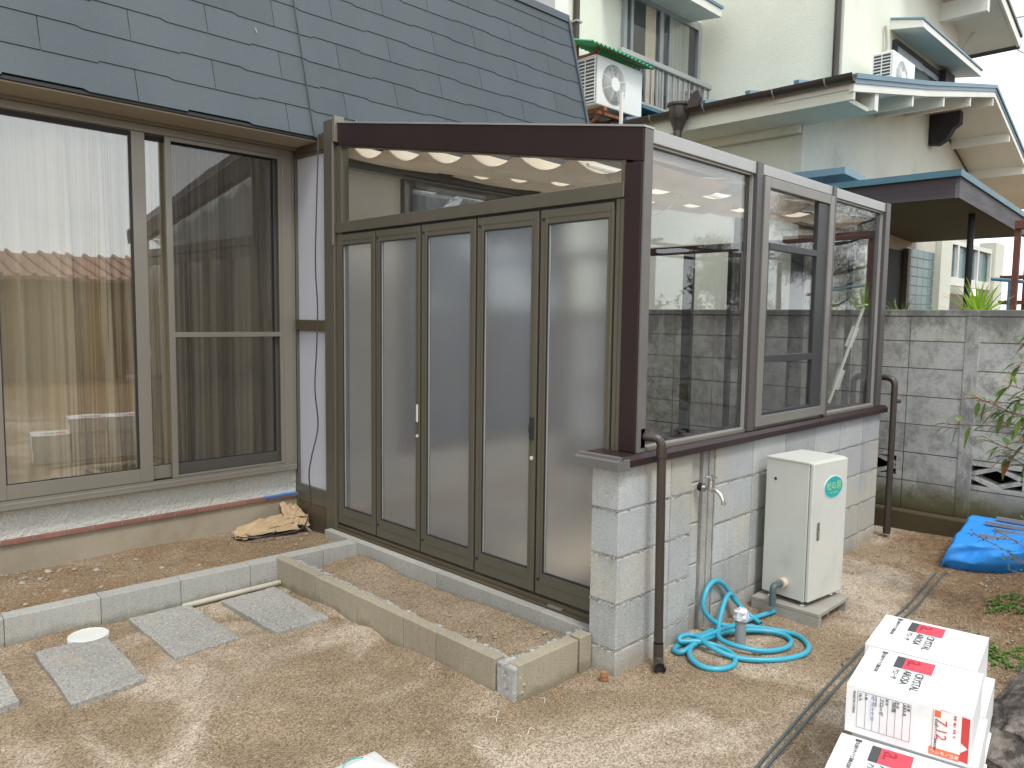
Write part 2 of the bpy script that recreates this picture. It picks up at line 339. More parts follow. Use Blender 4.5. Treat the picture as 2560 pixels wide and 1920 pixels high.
def mat_cloth(name, c1, c2, tr, stripe=None):
    mt, t, o = newmat(name); c = coord(t, (1, 1, .02) if stripe else (1,1,1)); n = noise_(t, c, 3 if stripe else 5, 2)
    col = mix(t, step(t, n, .4, .6), c1, c2)
    if stripe:
        w = N(t, 'ShaderNodeTexNoise'); w.inputs['Scale'].default_value = 75; w.inputs['Detail'].default_value = 2
        t.links.new(coord(t, (1, .35, .004)), w.inputs['Vector']); col = mix(t, math_(t, 'MULTIPLY', step(t, w.outputs[0], .42, .62), .75), col, stripe)
    d = N(t, 'ShaderNodeBsdfDiffuse'); t.links.new(col, d.inputs[0]); tl = N(t, 'ShaderNodeBsdfTranslucent'); t.links.new(col, tl.inputs[0])
    ms = N(t, 'ShaderNodeMixShader'); ms.inputs[0].default_value = tr; t.links.new(d.outputs[0], ms.inputs[1]); t.links.new(tl.outputs[0], ms.inputs[2])
    t.links.new(ms.outputs[0], o.inputs[0]); return mt
M['shade'] = mat_cloth('beige sunshade cloth', (.80,.67,.52), (.76,.63,.48), .16)
M['curtain'] = mat_cloth('striped curtain', (.60,.51,.37), (.33,.235,.145), .1, (.66,.60,.48))
M['lace'] = mat_cloth('net curtain', (.60,.60,.54), (.5,.5,.45), .2, (.7,.7,.66))
def mat_screen():
    mt, t, o = newmat('insect screen'); d = N(t, 'ShaderNodeBsdfDiffuse'); d.inputs[0].default_value = (.03,.03,.035,1)
    tr = N(t, 'ShaderNodeBsdfTransparent'); ms = N(t, 'ShaderNodeMixShader')
    ms.inputs[0].default_value = .40; t.links.new(tr.outputs[0], ms.inputs[1]); t.links.new(d.outputs[0], ms.inputs[2]); t.links.new(ms.outputs[0], o.inputs[0]); return mt
M['screen'] = mat_screen()

def mat_ground():
    mt, t, o = newmat('decomposed granite sand'); c = coord(t); cs = coord(t, (1,1,0))
    big = noise_(t, cs, 1.5, 8, .60, .9); pale = math_(t, 'MULTIPLY', step(t, big, .43, .68), .9)
    mid = noise_(t, cs, 3.2, 6, .6)
    s0 = N(t, 'ShaderNodeSeparateXYZ'); t.links.new(c, s0.inputs[0])
    inp = math_(t, 'MULTIPLY', math_(t, 'MULTIPLY', step(t, s0.outputs[0], 2.12, 2.16), step(t, s0.outputs[0], 2.70, 2.66)), math_(t, 'MULTIPLY', step(t, s0.outputs[1], 2.05, 2.1), step(t, s0.outputs[1], 4.0, 3.96)))
    pale = math_(t, 'MULTIPLY', pale, math_(t, 'SUBTRACT', 1.0, math_(t, 'MULTIPLY', inp, .75)))
    col = mix(t, pale, mix(t, step(t, mid, .35, .65), (.305,.228,.152), (.248,.181,.117)), (.50,.415,.325))
    # damp dark patches
    damp = step(t, noise_(t, coord(t, (1.3,1,0)), 2.1, 8, .72, .3), .60, .70); col = mix(t, math_(t, 'MULTIPLY', damp, .75), col, (.15,.115,.06))
    # darker organic soil towards the mound at the right
    sx = N(t, 'ShaderNodeSeparateXYZ'); t.links.new(c, sx.inputs[0])
    e = math_(t, 'ADD', math_(t, 'SUBTRACT', 1.25, sx.outputs[1]), math_(t, 'MULTIPLY', math_(t, 'SUBTRACT', sx.outputs[0], 4.2), .55))
    e = math_(t, 'ADD', e, math_(t, 'MULTIPLY', math_(t, 'SUBTRACT', noise_(t, cs, 5, 7, .7), .5), 1.3))
    soil = math_(t, 'MULTIPLY', step(t, e, .0, .55), step(t, sx.outputs[0], 2.6, 3.6)); col = mix(t, soil, col, mix(t, step(t, noise_(t, cs, 22, 6, .7), .4, .6), (.17,.105,.06), (.26,.17,.10)))
    e2 = math_(t, 'MULTIPLY', step(t, math_(t, 'ADD', sx.outputs[1], math_(t, 'MULTIPLY', mid, .3)), 4.1, 4.35), .55); col = mix(t, e2, col, (.215,.135,.072))
    v = N(t, 'ShaderNodeTexVoronoi'); v.inputs['Scale'].default_value = 185; t.links.new(c, v.inputs['Vector'])
    sc = N(t, 'ShaderNodeSeparateColor'); t.links.new(v.outputs['Color'], sc.inputs[0])
    g = math_(t, 'ADD', math_(t, 'MULTIPLY', sc.outputs[0], .95), .54); col = scale_col(t, col, g)
    v2 = N(t, 'ShaderNodeTexVoronoi'); v2.inputs['Scale'].default_value = 95; t.links.new(c, v2.inputs['Vector'])
    sc2 = N(t, 'ShaderNodeSeparateColor'); t.links.new(v2.outputs['Color'], sc2.inputs[0])
    col = mix(t, math_(t, 'MULTIPLY', step(t, sc2.outputs[1], .965, .98), step(t, v2.outputs['Distance'], .36, .2)), col, (.70,.62,.52))
    col = mix(t, math_(t, 'MULTIPLY', step(t, sc2.outputs[2], .955, .97), step(t, v2.outputs['Distance'], .36, .2)), col, (.10,.07,.05))
    h = math_(t, 'ADD', math_(t, 'MULTIPLY', v.outputs['Distance'], .6), noise_(t, c, 40, 6, .7))
    pr(t, o, col, .95, h, .9, .009, spec=.15); return mt
M['ground'] = mat_ground()
def mat_speck(name, base, dark, light, vs_=170, bs=.5, stains=None, rnd=.12, spec=.2, streak=True, tones=None, ws=1.0, rgb_low=False):
    """porous concrete block: pits and pale grains, faint vertical streaks"""
    mt, t, o = newmat(name); c = coord(t)
    col = mix(t, step(t, noise_(t, c, 2.2, 6), .35, .65), base, tuple(x*.86 for x in base))
    if streak: col = scale_col(t, col, math_(t, 'ADD', math_(t, 'MULTIPLY', noise_(t, coord(t, (8,8,.6)), 6, 4), .3), .85))
    if tones:
        rd = N(t, 'ShaderNodeObjectInfo').outputs['Random']; cr_ = N(t, 'ShaderNodeValToRGB'); cr_.color_ramp.interpolation = 'CONSTANT'; t.links.new(math_(t, 'FRACT', math_(t, 'MULTIPLY', rd, 7.31)), cr_.inputs[0])
        for i_, tn in enumerate(tones):
            e_ = cr_.color_ramp.elements[i_] if i_ < 2 else cr_.color_ramp.elements.new(i_/len(tones))
            e_.position = i_/len(tones); e_.color = (*tn, 1)
        mt_ = N(t, 'ShaderNodeMix', data_type='RGBA', blend_type='MULTIPLY'); mt_.inputs[0].default_value = 1; t.links.new(col, mt_.inputs[6]); t.links.new(cr_.outputs[0], mt_.inputs[7]); col = mt_.outputs[2]
    v = N(t, 'ShaderNodeTexVoronoi'); v.inputs['Scale'].default_value = vs_; t.links.new(c, v.inputs['Vector'])
    s = N(t, 'ShaderNodeSeparateColor'); t.links.new(v.outputs['Color'], s.inputs[0])
    col = mix(t, math_(t, 'MULTIPLY', step(t, s.outputs[0], .80, .9), .7*ws), col, dark)
    col = mix(t, math_(t, 'MULTIPLY', step(t, s.outputs[1], .80, .9), .5*ws), col, light)
    if stains: col = stains(t, c, col)
    if rgb_low:
        sq = N(t, 'ShaderNodeSeparateXYZ'); t.links.new(c, sq.inputs[0])
        lo = step(t, math_(t, 'ADD', sq.outputs[2], math_(t, 'MULTIPLY', noise_(t, c, 6, 6, .7), .22)), .26, .08); col = mix(t, math_(t, 'MULTIPLY', lo, .6), col, (.25,.20,.14))
        dk = step(t, noise_(t, coord(t, (3,3,.7)), 2.2, 7, .7), .55, .72); col = mix(t, math_(t, 'MULTIPLY', dk, .4), col, (.24,.245,.25))
    h = math_(t, 'ADD', noise_(t, c, 120, 4, .7), math_(t, 'MULTIPLY', s.outputs[0], -.3))
    pr(t, o, col, .93, h, bs, .004, spec=spec, rnd=rnd); return mt
M['block'] = mat_speck('grey white concrete block', (.47,.468,.435), (.23,.23,.22), (.61,.60,.57), vs_=300, bs=.6, rgb_low=True, tones=[(1,1,1), (.90,.93,.97), (1.02,.98,.89), (.95,.95,.92), (.85,.88,.92), (1.05,1.04,1.0)], stains=lambda t, c, col: mix(t, math_(t, 'MULTIPLY', step(t, noise_(t, c, 1.9, 4), .5, .62), .45), mix(t, math_(t, 'MULTIPLY', step(t, noise_(t, c, 1.1, 3), .5, .6), .5), col, (.47,.42,.34)), (.36,.38,.41)), rnd=.2)
def fence_stains(t, c, col):
    sx = N(t, 'ShaderNodeSeparateXYZ'); t.links.new(c, sx.inputs[0]); z = sx.outputs[2]
    n = noise_(t, coord(t, (1,1,.5)), 3.2, 8, .7); n2 = noise_(t, c, 7, 8, .75)
    n3_ = noise_(t, coord(t, (1,1,.7)), 3.4, 9, .75)
    top = math_(t, 'MULTIPLY', step(t, math_(t, 'ADD', z, math_(t, 'MULTIPLY', n3_, 1.1)), 1.92, 2.16), .85); col = mix(t, top, col, (.10,.10,.085))
    n3 = noise_(t, coord(t, (1,1,.8)), 2.3, 9, .72, .5)
    col = mix(t, math_(t, 'MULTIPLY', step(t, n2, .44, .66), .72), col, (.19,.19,.18))
    col = mix(t, math_(t, 'MULTIPLY', step(t, n3, .50, .62), .75), col, (.17,.168,.155))
    col = mix(t, math_(t, 'MULTIPLY', step(t, noise_(t, coord(t, (4,4,.5)), 2.4, 7, .7), .56, .70), .6), col, (.52,.52,.50))
    mo = step(t, math_(t, 'ADD', z, math_(t, 'MULTIPLY', n2, .42)), .66, .44); col = mix(t, math_(t, 'MULTIPLY', mo, .92), col, (.085,.075,.025))
    low = step(t, z, .25, .17); return mix(t, math_(t, 'MULTIPLY', low, .9), col, (.07,.052,.028))
M['fence'] = mat_speck('weathered grey concrete block', (.48,.475,.455), (.28,.28,.27), (.54,.54,.53), 170, .5, fence_stains, .1, streak=False, ws=.55, tones=[(1,1,1), (.92,.92,.94), (1.05,1.04,1.0), (.88,.88,.88)])
M['fencemortar'] = mat_speck('weathered joint mortar', (.20,.20,.19), (.12,.12,.11), (.34,.34,.32), 120, .6, fence_stains, 0, streak=False)
def kerb_stain(t, c, col):
    sx = N(t, 'ShaderNodeSeparateXYZ'); t.links.new(c, sx.inputs[0])
    lo = step(t, math_(t, 'ADD', sx.outputs[2], math_(t, 'MULTIPLY', noise_(t, c, 7, 6, .7), .16)), .13, .075)
    return mix(t, math_(t, 'MULTIPLY', lo, .65), col, (.15,.135,.09))
M['kerb'] = mat_speck('pale grey kerb concrete', (.37,.36,.325), (.24,.235,.22), (.44,.43,.40), 260, .3, kerb_stain, .12)
M['kerb2'] = mat_speck('tan kerb concrete', (.33,.285,.21), (.22,.20,.155), (.40,.35,.27), 260, .3, kerb_stain, .12)
M['rough'] = mat_speck('rough broken mortar', (.36,.35,.33), (.18,.18,.17), (.50,.50,.48), 70, .9, None, 0)
M['paver'] = mat_speck('blue grey washed paver', (.31,.298,.272), (.15,.15,.16), (.52,.49,.40), 150, .6, lambda t, c, col: mix(t, math_(t, 'MULTIPLY', step(t, noise_(t, c, 9, 6, .7), .52, .7), .35), col, (.44,.36,.24)), .06, streak=False)
M['slab'] = pm('beige floor slab', (.62,.50,.37), (.56,.45,.33), 2, .8, .1, 60)

# ------------------------------------------------------------------ ground: one sheet out to the horizon
def ss(a, b, x):
    t = np.clip((x-a)/(b-a), 0, 1); return t*t*(3-2*t)
def gh(x, y):
    x = np.asarray(x, float); y = np.asarray(y, float)
    z = .010*np.sin(x*2.3+1)*np.sin(y*1.9) + .005*np.sin(x*7.1+y*3.2)
    back = ss(4.06, 4.14, y)*(1-ss(2.70, 2.74, x)); z = z + back*(.085+.035*ss(4.1, 4.8, y)-.05*ss(2.1, 2.6, x)*ss(4.2, 4.7, y))
    pln = ss(2.14, 2.2, x)*(1-ss(2.60, 2.68, x))*ss(2.10, 2.17, y)*(1-ss(3.88, 3.96, y))
    z = z + pln*(.088+.022*np.sin(y*3.1+.6)*np.sin((x-2.1)*5) - .05*np.exp(-((x-2.22)**2+(y-3.85)**2)/.02) + .02*np.exp(-((x-2.5)**2+(y-3.7)**2)/.03))
    z = z + .24*np.exp(-((x-5.0)/.55)**2-((y-.62)/.36)**2) + .12*np.exp(-((x-4.1)/.5)**2-((y-.3)/.35)**2)
    z = z + .05*ss(5.5, 5.9, x)*(1-ss(6.05, 6.2, x))*ss(.4, 1.5, y)
    z = z - .02*np.exp(-((x-3.05)**2+(y-1.50)**2)/.012) + .012*np.exp(-((x-3.02)**2+(y-1.42)**2)/.008)
    z = z + .02*np.exp(-((x-2.4)**2+(y-1.75)**2)/.02)
    nb = .5+.5*np.sin(y*11+np.sin(y*4)*2); z = z + .022*nb*np.exp(-np.clip(2.104-x, 0, 9)/.035)*(x < 2.16)*ss(2.0, 2.1, y)*(1-ss(3.95, 4.05, y))
    nb = .5+.5*np.sin(x*9+np.sin(x*5)*2); z = z + .018*nb*np.exp(-np.clip(4.03-y, 0, 9)/.035)*(y < 4.06)*(1-ss(2.05, 2.12, x))
    z = z + .020*(.5+.5*np.sin(x*8.3))*np.exp(-np.clip(1.93-y, 0, 9)/.04)*ss(2.6, 2.7, x)*(1-ss(5.55, 5.7, x))*(y < 2.0)
    z = z + .014*np.exp(-((x-1.25)**2+(y-2.85)**2)/.05) - .012*np.exp(-((x-1.7)**2+(y-2.5)**2)/.015) - .010*np.exp(-((x-2.9)**2+(y-1.2)**2)/.01) - .010*np.exp(-((x-1.1)**2+(y-2.55)**2)/.012)
    return z
def gz(x, y): return float(gh(x, y))
xs = np.concatenate([[-250,-120,-60,-30,-15,-8,-5,-3,-2,-1], np.arange(-.5, 6.3, .03), [6.4,6.6,7,8,9,11,14,20,30,60,120,250]])
ys = np.concatenate([[-250,-120,-60,-30,-15,-8,-5,-3,-2,-1], np.arange(-.4, 5.0, .03), [5.2,5.6,6,7,9,12,20,30,60,120,250]])
GX, GY = np.meshgrid(xs, ys); GZ = gh(GX, GY)
near = (GX > -.5) & (GX < 6.2) & (GY > -.4) & (GY < 5)
for j in range(GX.shape[0]):
    for i in range(GX.shape[1]):
        if near[j, i]:
            p = Vector((GX[j, i]*6, GY[j, i]*6, 0)); GZ[j, i] += .006*noise.noise(p) + .004*noise.noise(p*4.3)
nx, ny = len(xs), len(ys); g = MB()
g.v = list(map(tuple, np.stack([GX, GY, GZ], -1).reshape(-1, 3).tolist()))
g.f = [(j*nx+i, j*nx+i+1, (j+1)*nx+i+1, (j+1)*nx+i) for j in range(ny-1) for i in range(nx-1)]
go = obj('ground', g, M['ground'], smooth=True, loc=(0, 0, 0)); go['kind'] = 'structure'

# ------------------------------------------------------------------ own house (left)
HY = 4.83
house = thing('house', 'house with blue grey slate mansard roof and white stucco wall, at the left', 'house', (0, 5.6, 0))
obj('wall', B(-5, 2.70, HY, HY+.15, .306, .478).box(-5, -1.3, HY, HY+.15, .4785, 2.70).box(2.75, 5.60, HY, HY+.12, .1, 2.62), M['stuccow'], house)
obj('plinth', B(-5, 2.70, HY-.012, HY+.14, -.1, .284), M['plinth'], house)
bm_ = mesh('brick', B(-.0735, .0735, -.03, .03, 0, .020), M['redbrick'])
for k in range(-14, 12):
    o = piece('brick', bm_, (1.0005+.155*k-.08+.078, HY-.002, .285), house)
    if k > 9: o.data = bm_
obj('brick_joint', B(-1.2, 2.70, HY-.024, HY+.05, .2845, .302), M['mortar'], house)
obj('tape', B(2.45, 2.69, HY-.036, HY-.004, .298, .309), M['bluetape'], house, bevel=.001)
# soffit and head
obj('soffit', B(-5, 2.70, 4.505, HY+.1, 2.676, 2.69), M['soffit'], house)
obj('soffit_trim', B(-5, 2.70, HY-.07, HY, 2.655, 2.6755), M['champ'], house)
# mansard body and slates
SL = .26; UP = Vector((0, SL, 1)).normalized(); NR = Vector((0, -1, SL)).normalized()
def rp_(x, w, n=0):                      # point on the roof plane: w metres up the slope, n metres out
    p = Vector((x, 4.49, 2.70)) + UP*w + NR*n; return p
H = 1.68
rb = MB().prism([rp_(-5, 0, -.012), rp_(5.61, 0, -.012), rp_(5.61, H, -.012), rp_(-5, H, -.012)], (0, .30, 0))
roof = obj('roof', rb, M['dark'], house)
obj('verge_trim', MB().obox(rp_(5.628, -.03, .004), rp_(5.628, H+.02, .004), .03, .04, NR), M['slatecap'], roof)
obj('ridge_trim', MB().obox(rp_(-5, H+.03, .004), rp_(5.64, H+.03, .004), .035, .075, UP), M['slatecap'], roof)
obj('eaves_trim', MB().obox(rp_(-5, -.004, -.006), rp_(5.62, -.004, -.006), .012, .02, UP), M['dark'], roof)
EXP = .1765
def slate_mb(x0, x1):
    """slate from x0 to x1 (0..906 mm) with the stepped lower edge"""
    prof = [(0,0), (.268,0), (.273,.012), (.632,.012), (.664,0), (.906,0)]
    pts = [(x, z) for x, z in prof if x0 < x < x1]
    def at(x):
        for (a, b), (c, d) in zip(prof, prof[1:]):
            if a <= x <= c and c > a: return b+(d-b)*(x-a)/(c-a)
        return 0
    low = [(x0, at(x0))] + pts + [(x1, at(x1))]
    q = []
    for p in low:
        if not q or abs(q[-1][0]-p[0]) > 1e-4 or abs(q[-1][1]-p[1]) > 1e-4: q.append(p)
    poly = [(x, y, 0) for x, y in q] + [(x1, EXP+.05, 0), (x0, EXP+.05, 0)]
    return MB().prism([(x, y, .0062) for x, y, _ in poly], (0, 0, -.006))
full = mesh('slate', slate_mb(.0018, .9042), M['slate'])
ang = math.atan2(1, SL)
for r in range(10):
    off = 1.5875 + (.453 if r % 2 else 0)
    w = r*EXP
    for k in range(-7, 6):
        x = off + .906*k
        if x > 5.61: continue
        x1 = min(.9048, 5.612-x)
        if x1 < .05: continue
        me = full if x1 > .904 else mesh('slate', slate_mb(.0012, x1), M['slate'])
        top = r == 9
        if top:
            hgt = H+.01-w
            me = mesh('slate', MB().box(.0012, x1, 0, hgt, 0, .006), M['slate'])
        p = rp_(x, w, .004)
        piece('slate', me, p, roof, (ang-R(1.6), 0, 0))
# upper storey behind the mansard
obj('upper_wall', B(-5, 5.87, 5.30, 5.45, 4.2, 8), M['greywall'], house)
obj('corner_wall', B(5.8705, 6.07, 5.305, 5.6, 3.2, 8), M['white'], house)
obj('room', MB().box(-1.3, 2.6, 5.6, 5.62, .3, 2.7).box(-1.3, 2.6, 5.05, 5.6, .30, .32).box(2.60, 2.62, 5.05, 5.6, .3, 2.7).box(-1.32, -1.3, 5, 5.6, .3, 2.7), M['farwall'], house)

# sliding window
win = MB().box(2.60, 2.666, HY-.05, HY+.09, .519, 2.61).box(2.6665, 2.699, HY-.03, HY+.16, .479, 2.655).box(-1.2, 2.666, HY-.05, HY+.09, 2.61, 2.655).box(-1.2, 2.67, HY-.075, HY+.09, .479, .519)
fr = obj('window_frame', win, M['champ'], house, bevel=.003)
obj('sill_lip', B(-1.2, 2.66, HY-.09, HY-.0755, .486, .497).box(-1.2, 2.64, HY-.064, HY-.0505, .5195, .53), M['champ'], fr)
def leaf(x0, x1, y, glassx0, glassx1, z0, z1, gz0, gz1, mat_):
    f = MB().box(x0, glassx0, y, y+.03, z0, z1).box(glassx1, x1, y, y+.03, z0, z1).box(glassx0, glassx1, y+.001, y+.029, z0, gz0).box(glassx0, glassx1, y+.001, y+.029, gz1, z1)
    s = obj('sash', f, mat_, house, bevel=.002)
    obj('pane', B(glassx0-.004, glassx1+.004, y+.012, y+.018, gz0-.004, gz1+.004), M['winglass'], s)
    obj('gasket', MB().box(glassx0, glassx0+.006, y+.002, y+.011, gz0, gz1).box(glassx1-.012, glassx1, y+.002, y+.011, gz0, gz1).box(glassx0+.006, glassx1-.012, y+.002, y+.011, gz0, gz0+.005).box(glassx0+.006, glassx1-.012, y+.002, y+.011, gz1-.028, gz1), M['rubber'], s)
    return s
leaf(.895, 1.722, HY-.045, .957, 1.646, .531, 2.609, .613, 2.605, M['champ'])
leaf(.0, .880, HY-.008, .062, .83, .531, 2.609, .613, 2.605, M['champ'])
s2 = leaf(1.66, 2.60, HY-.008, 1.722, 2.555, .531, 2.609, .613, 2.605, M['champ'])
obj('crescent_lock', B(1.7225, 1.732, HY-.03, HY-.0085, 1.28, 1.35), M['greypvc'], s2, bevel=.003)
scf = MB().box(1.836, 1.872, HY-.047, HY-.027, .531, 2.609).box(2.572, 2.5995, HY-.047, HY-.027, .531, 2.609).box(1.872, 2.572, HY-.046, HY-.028, 1.405, 1.436).box(1.872, 2.572, HY-.046, HY-.028, 2.585, 2.609).box(1.872, 2.572, HY-.046, HY-.028, .531, .545)
sc_ = obj('screen_frame', scf, M['champ'], house, bevel=.0015)
obj('screen_mesh', MB().add([(1.872, HY-.036, .545), (2.572, HY-.036, .545), (2.572, HY-.036, 2.585), (1.872, HY-.036, 2.585)], [(0,1,2,3)]), M['screen'], sc_)
# curtain with folds
cur = MB(); nx_ = 420; x0, x1 = -.5, 2.655
for i in range(nx_+1):
    x = x0+(x1-x0)*i/nx_
    for z, amp in ((.58, 1.25), (1.6, 1.0), (2.62, .8)):
        ph = .25*math.sin(x*3.1)+.12*z
        y = HY+.13 + amp*(.032*math.sin((x+ph*.1)*2*math.pi/.23) + .012*math.sin((x+.02*z)*2*math.pi/.095+1))
        cur.v.append((x+.02*math.sin(z*1.3+x*5), y, z))
for i in range(nx_):
    for k in range(2): a = i*3+k; cur.f.append((a, a+3, a+4, a+1))
tag(obj('curtain', cur, M['curtain'], smooth=True), 'brown and beige striped curtain hanging behind the large sliding window', 'curtain')

# ------------------------------------------------------------------ sunroom
sr_ = thing('sunroom', 'bronze aluminium sunroom with folding frosted doors and a dark brown gable frame', 'sunroom', (4.1, 3.2, 0))
D = 2.70
def ztop(y): return 2.352+(y-1.916)*.1728
# brown post and beam
obj('post', B(D, D+.07, 1.93, 2.018, .972, ztop(1.93)-.14), M['brown'], sr_, bevel=.003)
obj('beam', MB().prism([(D, 1.925, ztop(1.925)-.139), (D, 4.285, ztop(4.285)-.135), (D, 4.285, ztop(4.285)), (D, 1.925, ztop(1.925))], (.07, 0, 0)), M['brown'], sr_, bevel=.003)
obj('beam_cap', MB().prism([(D-.004, 1.921, ztop(1.925)+.0005), (D-.004, 4.285, ztop(4.285)+.0005), (D-.004, 4.285, ztop(4.285)+.009), (D-.004, 1.921, ztop(1.925)+.009)], (.078, 0, 0)), M['silver'], sr_)
obj('post_lit_face', B(D+.008, D+.067, 1.922, 1.9295, .972, ztop(1.92)-.002), M['greycap'], sr_)  # grey plate paints the brighter sky light on this side of the post
# inner bronze frame: jambs, transom
obj('house_post', MB().box(D-.012, D+.09, 4.292, 4.409, .10, 2.79), M['bronze'], sr_, bevel=.004)
obj('post_trim', MB().box(D-.02, D-.0125, 4.286, 4.305, 2.00, 2.64).box(D-.02, D+.05, 4.262, 4.2915, 2.64, 2.80), M['champ'], sr_, bevel=.002)
obj('jamb', MB().box(D+.006, D+.064, 4.232, 4.291, .19, 2.62), M['bronze'], sr_, bevel=.002)
obj('jamb', MB().box(D+.006, D+.064, 2.0185, 2.041, 2.1405, 2.24).box(D+.006, D+.064, 2.0185, 2.064, .95, 2.0725).box(D+.006, D+.064, 2.083, 2.095, .19, .95), M['bronze'], sr_, bevel=.002)
obj('jamb_bead', MB().box(D+.0035, D+.0055, 2.040, 2.0415, .975, 2.07), M['track'], sr_)
obj('transom', MB().box(D-.004, D+.07, 2.019, 4.291, 2.074, 2.140), M['bronze'], sr_, bevel=.003)
obj('gable_bead', MB().prism([(D+.01, 2.041, ztop(2.041)-.146), (D+.01, 4.232, ztop(4.232)-.143), (D+.01, 4.232, ztop(4.232)-.1355), (D+.01, 2.041, ztop(2.041)-.1395)], (.05, 0, 0)), M['bronze'], sr_)
obj('gable_pane', MB().prism([(D+.03, 2.035, 2.136), (D+.03, 4.24, 2.136), (D+.03, 4.24, ztop(4.24)-.13), (D+.03, 2.035, ztop(2.035)-.13)], (.005, 0, 0)), M['glass'], sr_)
# folding doors
ys_ = [4.275, 3.855, 3.418, 2.956, 2.511, 2.066]
gl = [(4.216, 3.903), (3.807, 3.463), (3.363, 3.005), (2.902, 2.563), (2.461, 2.101)]
obj('door_backing', MB().box(D+.045, D+.05, 4.285, 4.262, .19, 2.073), M['rubber'], sr_)
for i in range(5):
    a, b = ys_[i]-.007, ys_[i+1]+.007; g0, g1 = gl[i]; zb, zt, gb, gt = .196, 2.060, .304, 1.995
    if i == 0: a = 4.274
    f = MB().box(D, D+.032, g0, a, zb, zt).box(D, D+.032, b, g1, zb, zt).box(D+.0005, D+.0315, g1, g0, zb, gb).box(D+.0005, D+.0315, g1, g0, gt, zt)
    d = obj('folding_door', f, M['bronze'], sr_, bevel=.002)
    bd_ = MB()
    for (p, q, r_, s_) in ((g1-.016, g1-.0135, gb-.03, gt+.03), (g0+.0135, g0+.016, gb-.03, gt+.03)): bd_.box(D-.0012, D+.0002, p, q, r_, s_)
    bd_.box(D-.0008, D+.0003, g1-.0135, g0+.0135, gt+.0265, gt+.029).box(D-.0008, D+.0003, g1-.0135, g0+.0135, gb-.054, gb-.052)
    obj('bead', bd_, M['track'], d)
    obj('pane', B(D+.012, D+.018, g1-.003, g0+.003, gb-.003, gt+.003), M['frost'], d)
    gk = MB().box(D+.001, D+.0118, g0-.007, g0, gb, gt).box(D+.004, D+.0118, g1, g1+.003, gb, gt).box(D+.001, D+.0118, g1+.003, g0-.007, gb, gb+.006).box(D+.001, D+.0118, g1+.003, g0-.007, gt-.005, gt)
    obj('gasket', gk, M['rubber'], d)
    obj('inner_reveal', MB().box(D+.006, D+.0115, g0-.014, g0-.0075, gb+.007, gt-.006), M['silver'], d)
    if i < 4: obj('hinge_gap', B(D+.014, D+.028, ys_[i+1]-.0068, ys_[i+1]+.0068, zb-.004, zt+.006), M['rubber'], sr_)
    if i > 0:
        for z in (1.995+.022, .304-.034): obj('pivot_cap', MB().cyl((D-.004, a-.018, z), (D+.001, a-.018, z), .0075, 12), M['rubber'], d, smooth=True)
    if i == 1:
        h = MB().box(D-.006, D-.0005, 3.436, 3.453, .948, 1.050); obj('handle', h, M['handwhite'], d, bevel=.007)
        obj('lock', MB().cyl((D-.005, 3.4445, .868), (D, 3.4445, .868), .009, 14), M['handwhite'], d, smooth=True)
    if i == 3:
        obj('handle', MB().box(D-.012, D-.0005, 2.530, 2.552, .954, 1.070), M['rubber'], d, bevel=.009)
        obj('thumb_turn', MB().box(D-.022, D-.0125, 2.535, 2.547, .99, 1.035), M['rubber'], d, bevel=.004)
        obj('lock', MB().cyl((D-.005, 2.540, .866), (D, 2.540, .866), .010, 14), M['handwhite'], d, smooth=True)
obj('door_track', MB().box(D-.004, D+.07, 2.09, 4.29, .150, .181).box(D-.022, D-.0045, 2.09, 4.29, .145, .160), M['track'], sr_, bevel=.002)
obj('head_track', MB().box(D+.012, D+.06, 2.066, 4.29, 2.0625, 2.0735), M['rubber'], sr_)
obj('track_stop', MB().box(D-.026, D-.005, 2.31, 2.40, .1605, .172), M['champ'], sr_, bevel=.002)
# narrow side panel to the house wall
sf = MB().box(D, D+.05, 4.4095, 4.418, .38, 2.62).box(D, D+.05, 4.79, 4.825, .12, 2.62).box(D+.001, D+.049, 4.4185, 4.7895, .262, .375).box(D+.001, D+.049, 4.4185, 4.7895, 2.605, 2.62)
obj('side_frame', sf, M['bronze'], sr_, bevel=.002)
obj('side_rail', MB().box(D-.006, D+.051, 4.4095, 4.7895, 1.446, 1.520), M['track'], sr_, bevel=.002)
obj('kick_panel', MB().box(D+.006, D+.04, 4.4095, 4.83, -.02, .2615), M['track'], sr_)
obj('side_header', MB().box(D-.004, D+.05, 4.4095, 4.829, 2.6205, 2.72), M['track'], sr_)
obj('side_panel', B(D+.02, D+.026, 4.418, 4.79, .375, 1.446), M['panelwhite'], sr_)
obj('side_panel', B(D+.02, D+.026, 4.418, 4.79, 1.520, 2.605), M['panelwhite'], sr_)
